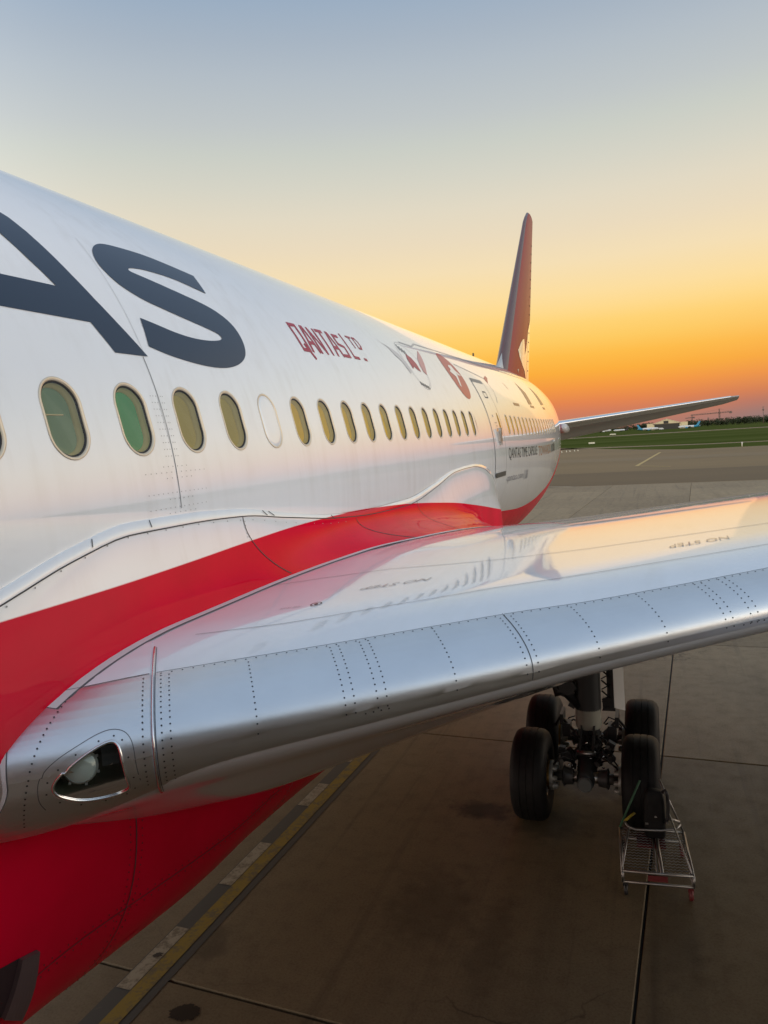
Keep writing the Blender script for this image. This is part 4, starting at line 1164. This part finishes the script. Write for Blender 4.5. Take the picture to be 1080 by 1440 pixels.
q = MB(); q.lathe([(0, .150), (0, .178), (.03, .188), (.26, .184), (.29, .190), (.335, .186), (.34, .165)], (GX, GY, 1.085), (0, 0, 1), 36); sub(jbuild(q, 'strut_collar', simple('pale_collar_paint', (.42, .43, .37), .4, 0., .4), angle=40), gs)
q = MB(); q.lathe([(0, .165), (0, .172), (.02, .178), (.9, .182), (2.0, .19)], (GX, GY, 1.43), (0, 0, 1), 36); sub(jbuild(q, 'outer_cylinder', M_OLIVE, angle=40), gs)
q = MB(); q.lathe([(0, .10), (.42, .10)], (GX, GY, .70), (0, 0, 1), 24); sub(jbuild(q, 'piston', M_CHROME), gs)
# bogie beam, axles
q = MB(); q.tube([(GX, GY-WB/2-.16, TR-.02), (GX, GY-WB/2-.12, TR-.02), (GX, GY-WB/2, TR-.01), (GX, GY-.3, TR+.03), (GX, GY, TR+.06), (GX, GY+.3, TR+.03), (GX, GY+WB/2, TR), (GX, GY+WB/2+.14, TR)], [.09, .125, .13, .145, .20, .145, .13, .11], 20)
bg_ = jbuild(q, 'bogie_beam', M_DARKM, angle=50)
q = MB(); q.lathe([(0, .02), (0, .10), (.03, .105), (.05, .09), (.05, .0)], (GX, GY-WB/2-.20, TR-.02), (0, -1, 0), 22); sub(jbuild(q, 'beam_cap', simple('cap_grey', (.16, .18, .18), .35, .2), angle=40), bg_)
for dy in (-1, 1):
    q = MB(); q.tube([(GX-LAT/2+.1, GY+dy*WB/2, TR-.01), (GX+LAT/2-.1, GY+dy*WB/2, TR-.01)], .075, 16); sub(jbuild(q, 'axle', M_STEEL), bg_)
    for sx in (-1, 1):
        q = MB(); q.lathe([(-.05, .11), (.05, .12), (.08, .15), (.10, .11)], (GX+sx*.22, GY+dy*WB/2, TR-.01), (sx, 0, 0), 18)
        sub(jbuild(q, 'axle_collar', M_DARKM, angle=40), bg_)
# torque links, retract actuator, drag and side braces, hoses
def link_plate(pts, t, name, mat, par):
    q = MB(); n = len(pts); a = [Vector(p)-Vector((t/2, 0, 0)) for p in pts]; b = [Vector(p)+Vector((t/2, 0, 0)) for p in pts]
    q.add(a+b, [tuple(range(n))[::-1], tuple(range(n, 2*n))]+[(i, (i+1) % n, n+(i+1) % n, n+i) for i in range(n)])
    return sub(jbuild(q, name, mat, smooth=False), par)
for sx in (-.09, .09):
    link_plate([(GX+sx, GY-.16, 1.16), (GX+sx, GY-.16, 1.06), (GX+sx, GY-.52, .86), (GX+sx, GY-.56, .92)], .03, 'torque_link', M_DARKM, gs)
    link_plate([(GX+sx, GY-.12, .66), (GX+sx, GY-.12, .76), (GX+sx, GY-.52, .93), (GX+sx, GY-.56, .87)], .03, 'torque_link', M_DARKM, gs)
q = MB(); q.tube([(GX-.13, GY-.54, .89), (GX+.13, GY-.54, .89)], .035, 12); sub(jbuild(q, 'link_pin', M_STEEL), gs)
q = MB(); q.tube([(GX-.10, GY-.1, 1.42), (GX-.75, GY+.0, 2.05), (GX-1.9, GY+.1, 2.9)], .075, 12); q.tube([(GX-.14, GY-.08, 1.72), (GX-.42, GY-.05, 1.60), (GX-.5, GY, 1.95)], .085, 12); sub(jbuild(q, 'side_brace', M_BLACK), gs)
q = MB()
q.box((GX-.29, GY-.02, 1.68), (.24, .2, .26), Matrix.Rotation(.3, 3, 'Y')); q.box((GX-.20, GY-.06, 1.47), (.10, .16, .14), Matrix.Rotation(.5, 3, 'Y')); q.lathe([(-.12, .0), (-.12, .12), (.12, .12), (.12, 0)], (GX-.28, GY-.05, 1.72), (0, 1, 0), 18)
sub(jbuild(q, 'retract_actuator', M_DARKM, angle=40), gs)
q = MB(); q.tube([(GX+.05, GY+.12, 1.5), (GX+.1, GY+1.4, 2.9)], .06, 12); sub(jbuild(q, 'drag_brace', M_BLACK), gs)
q = MB()
for i in range(12):
    x0 = GX+random.uniform(-.2, .2); y0 = GY-random.uniform(.12, .24)
    q.tube([(x0, y0+.05, 1.06), (x0+random.uniform(-.08, .08), y0-.03, 1.02), (x0+random.uniform(-.2, .2), y0-random.uniform(.0, .15), .95), (x0+random.uniform(-.3, .3), y0-random.uniform(.1, .3), .75)], random.uniform(.009, .016), 6)
sub(jbuild(q, 'hydraulic_hoses', M_BLACK), gs)
q = MB()
for i in range(26):
    q.box((GX+random.uniform(-.34, .34), GY-random.uniform(.15, .62), random.uniform(.62, 1.02)), (random.uniform(.05, .13), random.uniform(.05, .12), random.uniform(.05, .12)), Matrix.Rotation(random.uniform(0, 1.5), 3, 'Y'))
sub(jbuild(q, 'valve_blocks', M_BLACK, smooth=False), gs)
q = MB()
for i in range(18):
    c = Vector((GX+random.uniform(-.3, .3), GY-random.uniform(.4, .68), random.uniform(.62, 1.05))); q.lathe([(-.012, 0), (-.012, .014), (.012, .014), (.012, 0)], c, (random.uniform(-1, 1), -1, random.uniform(-.5, 1)), 8)
sub(jbuild(q, 'bright_fittings', M_CHROME), gs)
for dx in (-1, 1):
    q = MB(); q.box((GX+dx*.40, GY+.2, 1.15), (.05, .34, .16)); q.box((GX+dx*.33, GY+.1, 1.0), (.12, .2, .2)); q.tube([(GX+dx*.2, GY, .98), (GX+dx*.42, GY+.1, 1.18), (GX+dx*.55, GY+.35, .9)], .022, 8); sub(jbuild(q, 'brake_rod', M_BLACK, smooth=False), gs)
# gear door: pale outer skin, dark ribbed inside
q = MB(); a = Vector((5.29, GY-.20, 1.93)); b = Vector((5.50, GY+.35, 1.93))
Wd = Vector((5.30, 8.40, 1.93))
q.add([(5.272, 8.44, 2.35), (5.405, 8.60, 2.35), (5.42, 8.60, 1.30), (5.28, 8.44, 1.385), (5.262, 8.448, 2.35), (5.395, 8.608, 2.35), (5.41, 8.608, 1.30), (5.27, 8.448, 1.385)],
      [(0, 3, 2, 1), (4, 5, 6, 7), (0, 4, 7, 3), (3, 7, 6, 2), (2, 6, 5, 1)])
gd = jbuild(q, 'gear_door', M_WHITE, smooth=False)
q = MB(); q.add([(5.17, 8.49, 2.35), (5.27, 8.48, 2.35), (5.275, 8.48, 1.36), (5.18, 8.49, 1.34)], [(0, 1, 2, 3)])
sub(jbuild(q, 'door_inner_skin', M_BLACK, smooth=False), gd)
q2 = MB(); q2.box((5.25, 8.47, 1.85), (.05, .05, 1.0)); q2.box((5.20, 8.47, 1.36), (.18, .06, .05))
for i in range(5): q2.tube([(5.10, 8.50, 2.1-.16*i), (5.25, 8.47, 1.98-.16*i)], .014, 6); q2.tube([(5.10, 8.50, 1.96-.16*i), (5.25, 8.47, 2.06-.16*i)], .010, 6)
q2.box((5.18, 8.5, 1.44), (.14, .08, .16)); sub(jbuild(q2, 'door_frame', M_BLACK, smooth=False), gd)

# ================================================================== boarding bridge the view is taken from
jb = empty('jet_bridge', (3.3, -5.2, 0), kind='structure')
M_BRW = paint('bridge_cladding', (.34, .35, .36), rough=.5, coat=.1); M_BRF = simple('bridge_steel', (.20, .20, .21), .5)
q = MB(); q.box((13, 0, 4.15), (26, 3.4, .35)); q.build('floor_deck', M_BRF, jb, smooth=False)
q = MB(); q.box((13, .2, 3.45), (25, 3.0, 1.0)); q.build('underfloor_shade_box', M_BRF, jb, smooth=False)  # unseen box added under the deck to shade the belly
q = MB(); q.box((5.2, .1, 1.5), (2.6, 2.6, 2.9)); q.build('added_shade_block', M_BRF, jb, smooth=False)  # unseen solid block added below the bridge to darken the lower fuselage
q = MB(); q.box((13, 0, 7.05), (26, 3.6, .25)); q.build('roof', M_BRW, jb, smooth=False)
q = MB(); q.box((13, -1.7, 5.6), (26, .12, 2.6)); q.build('wall', M_BRW, jb, smooth=False)
q = MB(); q.box((13, 1.7, 4.72), (26, .10, .80)); q.build('wall', M_BRW, jb, smooth=False)
for i in range(14):
    q = MB(); q.box((.1+i*1.98, 1.7, 6.0), (.12, .12, 1.85)); q.build('mullion', M_BRF, jb, smooth=False)
q = MB(); q.box((1.2, 0, 5.6), (.2, 4.6, 3.4)); q.build('cab_frame', M_BRF, jb, smooth=False)
for a_ in (-1.1, 1.1):
    q = MB(); q.box((12, a_, 2.0), (.5, .4, 4.0)); q.build('leg', M_BRF, jb, smooth=False)
    q = MB(); q.lathe([(-.2, 0), (-.2, .45), (-.15, .5), (.15, .5), (.2, .45), (.2, 0)], (12, a_*1.3, .5), (0, 1, 0), 24); q.build('drive_wheel', M_TYRE, jb, angle=40)

# ================================================================== chock trolley
tro = empty('chock_trolley', (5.79, 6.53, 0), math.radians(4), label='low metal trolley with mesh deck and tow handle in front of the right tyre', cat='trolley')
M_GALV = alu('galvanised_tube', .36, .42); M_TRED = simple('faded_red_paint', (.14, .018, .02), .5); M_GRN = simple('green_tape', (.06, .16, .09), .5); M_YTP = simple('yellow_tape', (.42, .33, .03), .5)
hw, hl = .39, .50; zt = .30
q = MB()
for z_ in (zt, zt-.13):
    for a, b in (((-hw, -hl), (hw, -hl)), ((hw, -hl), (hw, hl)), ((hw, hl), (-hw, hl)), ((-hw, hl), (-hw, -hl))): q.tube([(a[0], a[1], z_), (b[0], b[1], z_)], .017, 8)
for a in (-hw, hw):
    for b in (-hl, hl): q.tube([(a, b, zt-.13), (a, b, zt)], .017, 8)
q.tube([(.05, -hl, zt+.004), (.05, hl, zt+.004)], .022, 8); q.tube([(-.0, -hl, zt+.002), (-.0, hl, zt+.002)], .012, 8)
q.build('frame', M_GALV, tro)
q = MB()      # expanded-metal deck as wavy wires
for i in range(15):
    y_ = -hl+.06+i*(2*hl-.12)/14
    q.tube([(-hw+.03+j*.0245, y_+(.012 if j % 2 else -.012), zt-.01) for j in range(15)], .0055, 5)
    q.tube([(.08+j*.0245, y_+(.012 if j % 2 else -.012), zt-.01) for j in range(13)], .0055, 5)
q.build('mesh_deck', M_GALV, tro)
q = MB(); q.box((-.02, hl-.17, zt-.055), (.34, .26, .05)); q.build('red_panel', M_TRED, tro, smooth=False)
q = MB(); q.box((0, -hl-.004, zt-.06), (.22, .012, .07)); q.build('red_plate', M_TRED, tro, smooth=False)
q = MB(); q.tube([(.03, .28, zt+.30), (.26, .34, zt+.24), (.33, .38, zt+.20), (.34, .36, zt+.17), (.29, .30, zt+.15), (.1, .26, zt+.13), (-.2, .26, zt+.12), (-.29, .29, zt+.14), (-.33, .34, zt+.18)], .016, 10); q.build('handle_hoop', M_GALV, tro)
q = MB(); q.tube([(-.33, .34, zt+.18), (-.20, .44, zt+.25)], .017, 8); q.build('taped_grip', M_YTP, tro)
q = MB(); q.tube([(-hw, -hl+.05, zt), (-.29, .1, zt+.22)], .013, 8); q.build('brace_rod', M_GALV, tro)
q = MB(); q.tube([(-hw, hl, zt), (-.12, hl+.06, .93)], .014, 8); q.build('tow_rod', M_GRN, tro)
q = MB(); q.tube([(hw, hl, zt), (.12, hl+.06, .96)], .013, 8); q.build('tow_rod', M_GALV, tro)
q = MB(); q.tube([(hw-.01, -hl+.02, zt), (.20, hl-.05, zt+.32)], .010, 8); q.build('brace_rod', M_GALV, tro)
for a, b in ((-hw+.03, -hl+.02), (hw-.03, -hl+.02), (-hw+.03, hl-.05), (hw-.03, hl-.05)):
    q = MB(); q.lathe([(-.022, .0), (-.022, .055), (-.012, .066), (.012, .066), (.022, .055), (.022, 0)], (a, b, .066), (1, 0, 0), 18); q.box((a, b+.01, .12), (.06, .05, .05)); q.build('castor', M_BLACK if a < 0 else M_TRED, tro, angle=40)
# rubber chock standing on the deck against the tyre
ck = empty('wheel_chock', (5.80, 6.90, .31), math.radians(4), label='black rubber chock standing upright on the trolley deck', cat='chock')
q = MB(); rows = []
for z_, w_, d_ in ((0, .11, .09), (.02, .125, .10), (.16, .13, .10), (.34, .128, .095), (.50, .12, .085), (.57, .105, .07), (.60, .08, .05)):
    rows.append([(w_*math.copysign(abs(math.cos(a))**.45, math.cos(a)), d_*math.copysign(abs(math.sin(a))**.45, math.sin(a)), z_) for a in [2*math.pi*k/24 for k in range(24)]])
q.grid(rows, True); q.f.append(tuple(range(len(q.v)-24, len(q.v)))); q.f.append(tuple(range(24))[::-1]); q.build('chock_body', M_TYRE, ck, angle=50)
q = MB(); q.tube([(.10, -.06, .60), (.13, -.08, .64), (.155, -.08, .58), (.16, -.09, .42), (.15, -.1, .28), (.12, -.10, .22)], .022, 8); q.build('carry_strap', M_BLACK, ck)
q = MB(); q.box((-.10, -.112, .20), (.035, .012, .022)); q.box((.14, -.12, .235), (.03, .02, .03)); q.build('buckle', M_STEEL, ck, smooth=False)

# ================================================================== far side of the airfield
M_CREAM = simple('cream_cladding', (.72, .60, .36), .6); M_ROOF = simple('pale_roof', (.62, .55, .42), .5); M_DOORD = simple('dark_hangar_opening', (.05, .045, .035), .8); M_STRIP = simple('brown_cladding', (.16, .12, .07), .7)
hg = empty('hangar', (25, 1000, 0), label='cream gabled hangar with dark open doors beyond the grass', cat='hangar')
q = MB(); q.add([(-16, 0, 0), (16, 0, 0), (16, 0, 7.4), (0, 0, 12.6), (-16, 0, 7.4), (-16, 40, 0), (16, 40, 0), (16, 40, 7.4), (0, 40, 12.6), (-16, 40, 7.4)], [(0, 1, 2, 3, 4), (5, 9, 8, 7, 6), (1, 6, 7, 2), (0, 4, 9, 5)]); q.build('wall', M_CREAM, hg, smooth=False)
q = MB(); q.add([(-16.6, -.5, 7.3), (0, -.5, 12.9), (16.6, -.5, 7.3), (-16.6, 40.5, 7.3), (0, 40.5, 12.9), (16.6, 40.5, 7.3), (-16.6, -.5, 6.9), (0, -.5, 12.5), (16.6, -.5, 6.9)], [(0, 1, 4, 3), (1, 2, 5, 4), (6, 7, 1, 0), (7, 8, 2, 1)]); q.build('roof', M_ROOF, hg, smooth=False)
q = MB(); q.box((0, -.15, 3.2), (29, .2, 6.4)); q.build('doorway', M_DOORD, hg, smooth=False)
q = MB(); q.box((-1, -.2, 8.6), (5.5, .2, 3.4)); q.build('gable_vent', M_DOORD, hg, smooth=False)
q = MB(); q.box((0, -.3, 6.7), (31, .3, .7)); q.build('door_header', M_STRIP, hg, smooth=False)
for sx, w_ in ((-19.6, 7.4), (20, 7.6)):
    q = MB(); q.box((sx, 10, 3.9), (w_, 20, 7.8)); q.box((sx, -.1, 7.3), (w_+.3, .2, .5)); q.build('annex', M_CREAM, hg, smooth=False)
M_TEAL = paint('teal_livery', (.02, .26, .42), dirt=.05); M_JWH = simple('small_jet_white', (.62, .62, .60), .4, 0, .5)
def small_jet(loc, rz, L_, tail_mat, label, body=M_JWH, grp='airliners parked across the airfield'):
    r = empty('parked_jet', loc, rz, label=label, cat='airplane', group=grp)
    k = L_/36.
    q = MB(); q.lathe([(a*k, b*k) for a, b in ((-18, .05), (-17.3, .8), (-15.5, 1.6), (-12, 1.95), (6, 1.95), (11, 1.5), (15, .8), (17.5, .25))], (0, 0, 3.1*k), (1, 0, 0), 16); q.build('fuselage', body, r)
    q = MB(); q.add([(10.5*k, -.12*k, 4.2*k), (15*k, -.12*k, 4.0*k), (18.3*k, -.1*k, 11*k), (15.4*k, -.1*k, 11*k), (10.5*k, .12*k, 4.2*k), (15*k, .12*k, 4.0*k), (18.3*k, .1*k, 11*k), (15.4*k, .1*k, 11*k)], [(0, 1, 2, 3), (7, 6, 5, 4), (0, 3, 7, 4), (1, 5, 6, 2), (3, 2, 6, 7)]); q.build('tail_fin', tail_mat, r, smooth=False)
    q = MB(); q.lathe([(8*k, 1.99*k*.92), (11*k, 1.54*k), (15*k, .84*k), (17.6*k, .28*k)], (0, 0, 3.1*k), (1, 0, 0), 16); q.build('tail_cone', tail_mat, r)
    for s in (-1, 1):
        q = MB(); q.add([(-3*k, 1.6*k*s, 2.2*k), (3*k, 1.6*k*s, 2.2*k), (7*k, 16*k*s, 3.6*k), (5.4*k, 16*k*s, 3.6*k), (-3*k, 1.6*k*s, 1.8*k), (3*k, 1.6*k*s, 2.0*k), (7*k, 16*k*s, 3.5*k), (5.4*k, 16*k*s, 3.5*k)], [(0, 1, 2, 3), (7, 6, 5, 4), (0, 3, 7, 4), (1, 5, 6, 2), (3, 2, 6, 7)]); q.build('wing', body, r, smooth=False)
        q = MB(); q.lathe([(-3.4*k, .9*k), (-3.3*k, 1.05*k), (-1.8*k, 1.1*k), (.6*k, .6*k)], (-1*k, 5.4*k*s, 1.5*k), (1, 0, 0), 14); q.build('engine', tail_mat, r)
        q = MB(); q.add([(13*k, .6*k*s, 3.9*k), (16*k, .6*k*s, 3.9*k), (17.4*k, 6*k*s, 4.5*k), (16.3*k, 6*k*s, 4.5*k)], [(0, 1, 2, 3)]); q.build('tailplane', body, r, smooth=False)
    q = MB(); q.tube([(-13*k, 0, 2*k), (-13*k, 0, 0)], .25*k, 8); q.tube([(1.5*k, 2.6*k, 2*k), (1.5*k, 2.6*k, 0)], .45*k, 8); q.tube([(1.5*k, -2.6*k, 2*k), (1.5*k, -2.6*k, 0)], .45*k, 8); q.build('landing_gear', M_BLACK, r)
    return r
small_jet((3, 905, 0), math.radians(168), 24, M_TEAL, 'blue tailed white jet parked left of the cream hangar')
small_jet((46, 900, 0), math.radians(-20), 24, M_TEAL, 'blue tailed white jet parked right of the cream hangar')
small_jet((-62, 1150, 0), math.radians(200), 30, M_JWH, 'plain white jet on the far grass edge nearest the fuselage')
small_jet((-33, 1120, 0), math.radians(20), 22, M_BLACK, 'small white jet with dark tail left of the blue tailed jets')
# service vans by the hangar
def van(loc, rz, mat, label):
    r = empty('service_van', loc, rz, label=label, cat='van')
    q = MB(); q.add([(-2.6, -1, .4), (2.6, -1, .4), (2.6, 1, .4), (-2.6, 1, .4), (-2.6, -1, 2.3), (1.2, -1, 2.3), (1.2, 1, 2.3), (-2.6, 1, 2.3), (2.6, -1, 1.3), (2.6, 1, 1.3)], [(0, 1, 8, 5, 4), (2, 3, 7, 6, 9), (4, 5, 6, 7), (5, 8, 9, 6), (1, 2, 9, 8), (0, 4, 7, 3)]); q.build('body', mat, r, smooth=False)
    for a in (-1.6, 1.6):
        for b in (-1, 1):
            q = MB(); q.lathe([(-.1, 0), (-.1, .36), (.1, .36), (.1, 0)], (a, b*.95, .36), (0, 1, 0), 12); q.build('wheel', M_TYRE, r)
    q = MB(); q.box((1.85, 0, 1.75), (.9, 1.9, .6), Matrix.Rotation(.6, 3, 'Y')); q.build('windscreen', M_BLACK, r, smooth=False)
van((-77, 1100, 0), .3, M_JWH, 'white van on the far grass edge at the left'); van((18, 960, 0), .1, M_JWH, 'white van in front of the dark hangar doorway')
# tower crane and masts
M_CRANE = simple('crane_steel', (.16, .11, .09), .6)
def lattice(q, a, b, w, n, r):
    a = Vector(a); b = Vector(b); d = (b-a).normalized(); u = d.orthogonal().normalized(); v = d.cross(u)
    cs = [u*w/2+v*w/2, u*w/2-v*w/2, -u*w/2-v*w/2, -u*w/2+v*w/2]
    for c in cs: q.tube([a+c, b+c], r, 4)
    for i in range(n):
        p, s = a+(b-a)*(i/n), a+(b-a)*((i+1)/n)
        for j in range(4): q.tube([p+cs[j], s+cs[(j+1) % 4]], r*.7, 4)
def crane(loc, h, jib, cj, rz, sc, label):
    r = empty('tower_crane', loc, rz, label=label, cat='crane')
    q = MB(); lattice(q, (0, 0, 0), (0, 0, h), 1.6*sc, 16, .22*sc); q.build('mast', M_CRANE, r, smooth=False)
    q = MB(); lattice(q, (0, 0, h), (-jib, 0, h-1*sc), 1.2*sc, 18, .2*sc); q.build('jib', M_CRANE, r, smooth=False)
    q = MB(); lattice(q, (0, 0, h), (cj, 0, h+.6*sc), 1.2*sc, 5, .2*sc); q.build('counter_jib', M_CRANE, r, smooth=False)
    q = MB(); lattice(q, (0, 0, h), (0, 0, h+6*sc), 1.2*sc, 4, .2*sc); q.build('tower_head', M_CRANE, r, smooth=False)
    q = MB(); q.box((cj-1.5*sc, 0, h-.6*sc), (4*sc, 2*sc, 2.6*sc)); q.build('counterweight', M_CRANE, r, smooth=False)
    q = MB(); q.tube([(0, 0, h+6*sc), (-jib*.7, 0, h)], .1*sc, 4); q.tube([(0, 0, h+6*sc), (cj, 0, h+.6*sc)], .1*sc, 4); q.build('tie_bars', M_CRANE, r, smooth=False)
crane((104, 1250, 0), 18.5, 40, 17, math.radians(-2), 1.0, 'tall tower crane with long jib above the treeline')
crane((73, 1400, 0), 15, 22, 8, math.radians(60), .8, 'shorter tower crane behind the long jib')
def mast(loc, h, label):
    r = empty('light_mast', loc, 0, label=label, cat='mast')
    q = MB(); q.tube([(0, 0, 0), (0, 0, h)], [.5, .28], 8); q.build('pole', M_CRANE, r)
    q = MB(); q.lathe([(-.9, .3), (-.8, 1.1), (.8, 1.1), (.9, .3)], (0, 0, h*.84), (0, 0, 1), 12); q.build('platform', M_CRANE, r)
    q = MB(); q.tube([(-.9, 0, h), (.9, 0, h)], .16, 6); q.box((-.8, 0, h+.2), (.5, .5, .6)); q.box((.8, 0, h+.2), (.5, .5, .6)); q.build('lamp_heads', M_CRANE, r, smooth=False)
mast((132, 1000, 0), 19.2, 'tall lattice mast at the right edge above the grass'); mast((95, 1350, 0), 13, 'thin pole between crane and tall mast')
# tree belt that reads as one dark mass
M_LEAF = Mat('far_foliage'); _P = M_LEAF.pos(); M_LEAF.set(Base_Color=M_LEAF.mixc(M_LEAF.rng(M_LEAF.noise(_P, .25, 4), .35, .7), (.030, .042, .012, 1), (.055, .070, .020, 1)), Roughness=.85); M_LEAF = M_LEAF.m
def leaf_mass(q, c, rx, ry, rz_, n):
    for _ in range(n):
        u = random.uniform(-1, 1); a = random.uniform(0, 2*math.pi); rr = random.random()**.4; s = math.sqrt(1-u*u)
        p = Vector((c[0]+rx*rr*s*math.cos(a), c[1]+ry*rr*s*math.sin(a), c[2]+rz_*rr*u))
        e = random.uniform(.35, .85); R_ = Matrix.Rotation(random.uniform(0, 6), 3, 'Z') @ Matrix.Rotation(random.uniform(-1, 1), 3, 'X')
        q.add([p+R_ @ Vector(v)*e for v in ((-1, -.6, 0), (1, -.5, .1), (.8, .7, -.1), (-.7, .8, 0))], [(0, 1, 2, 3)])
q = MB()
def belt(x0, x1, y0, y1, hmin, hmax, n, per=150):
    for i in range(n):
        t = (i+random.random()*.8)/n; h = random.uniform(hmin, hmax); X = x0+(x1-x0)*t; Y = y0+(y1-y0)*t+random.uniform(-12, 12)
        leaf_mass(q, (X, Y, h*.55), random.uniform(.32, .5)*h, random.uniform(.3, .45)*h, h*.5, per)
        q.tube([(X, Y, 0), (X, Y, h*.6)], [.3, .12], 5)
belt(-220, 12, 1420, 1260, 7, 12, 60); belt(56, 420, 1120, 950, 5.5, 10, 110); belt(58, 180, 1250, 1250, 8, 12, 40); belt(-10, 5, 1040, 1040, 6, 9, 12)
belt(105, 125, 1060, 1050, 8, 10.5, 8)
q.build('treeline', M_LEAF, None, smooth=False, label='dark belt of trees along the far edge of the airfield', kind='stuff')
# airfield furniture
M_SIGN = simple('airfield_sign_white', (.7, .66, .5), .5)
def marker(loc, label, h=.35, w=.35):
    r = empty('edge_marker', loc, 0, label=label, cat='marker', group='edge markers along the taxiway')
    q = MB(); q.lathe([(0, w*.5), (h*.2, w*.45), (h*.8, w*.22), (h, w*.2), (h, 0)], (0, 0, 0), (0, 0, 1), 10); q.build('cone', M_SIGN, r)
    q = MB(); q.lathe([(h, w*.2), (h*1.15, w*.24), (h*1.3, w*.1), (h*1.32, 0)], (0, 0, 0), (0, 0, 1), 10); q.build('lamp_cap', M_JWH, r)
for i, (xx, yy) in enumerate(((-16.2, 201), (-15.2, 203), (-14.4, 204), (-13.4, 206), (-12.6, 207))): marker((xx, yy, -.05), '%s small pale edge marker counted rightwards from the fuselage tail' % ('first', 'second', 'third', 'fourth', 'fifth')[i], .3, .3)
pr = empty('marker_post', (23.8, 172, -.05), 0, label='short white post at the grass edge on the right', cat='post')
q = MB(); q.tube([(0, 0, 0), (0, 0, .75)], .09, 8); q.build('post', M_SIGN, pr); q = MB(); q.box((0, -.02, .85), (.3, .12, .25)); q.build('plate', M_JWH, pr, smooth=False)
def board(loc, w, h, rz, label):
    r = empty('airfield_sign', loc, rz, label=label, cat='sign'); q = MB(); q.box((0, 0, h*.5+.25), (w, .2, h)); q.build('board', M_SIGN, r, smooth=False)
    for s in (-.4, .4):
        q = MB(); q.box((s*w, 0, .13), (.1, .1, .26)); q.build('leg', M_BLACK, r, smooth=False)
board((-14.5, 285, 0), 2.2, .55, .2, 'long low white sign in the grass beside the tail'); board((-60, 560, 0), 4, .9, .1, 'distant pale sign left in the grass'); board((-22, 620, 0), 4.5, .8, .0, 'distant pale sign under the tailplane')
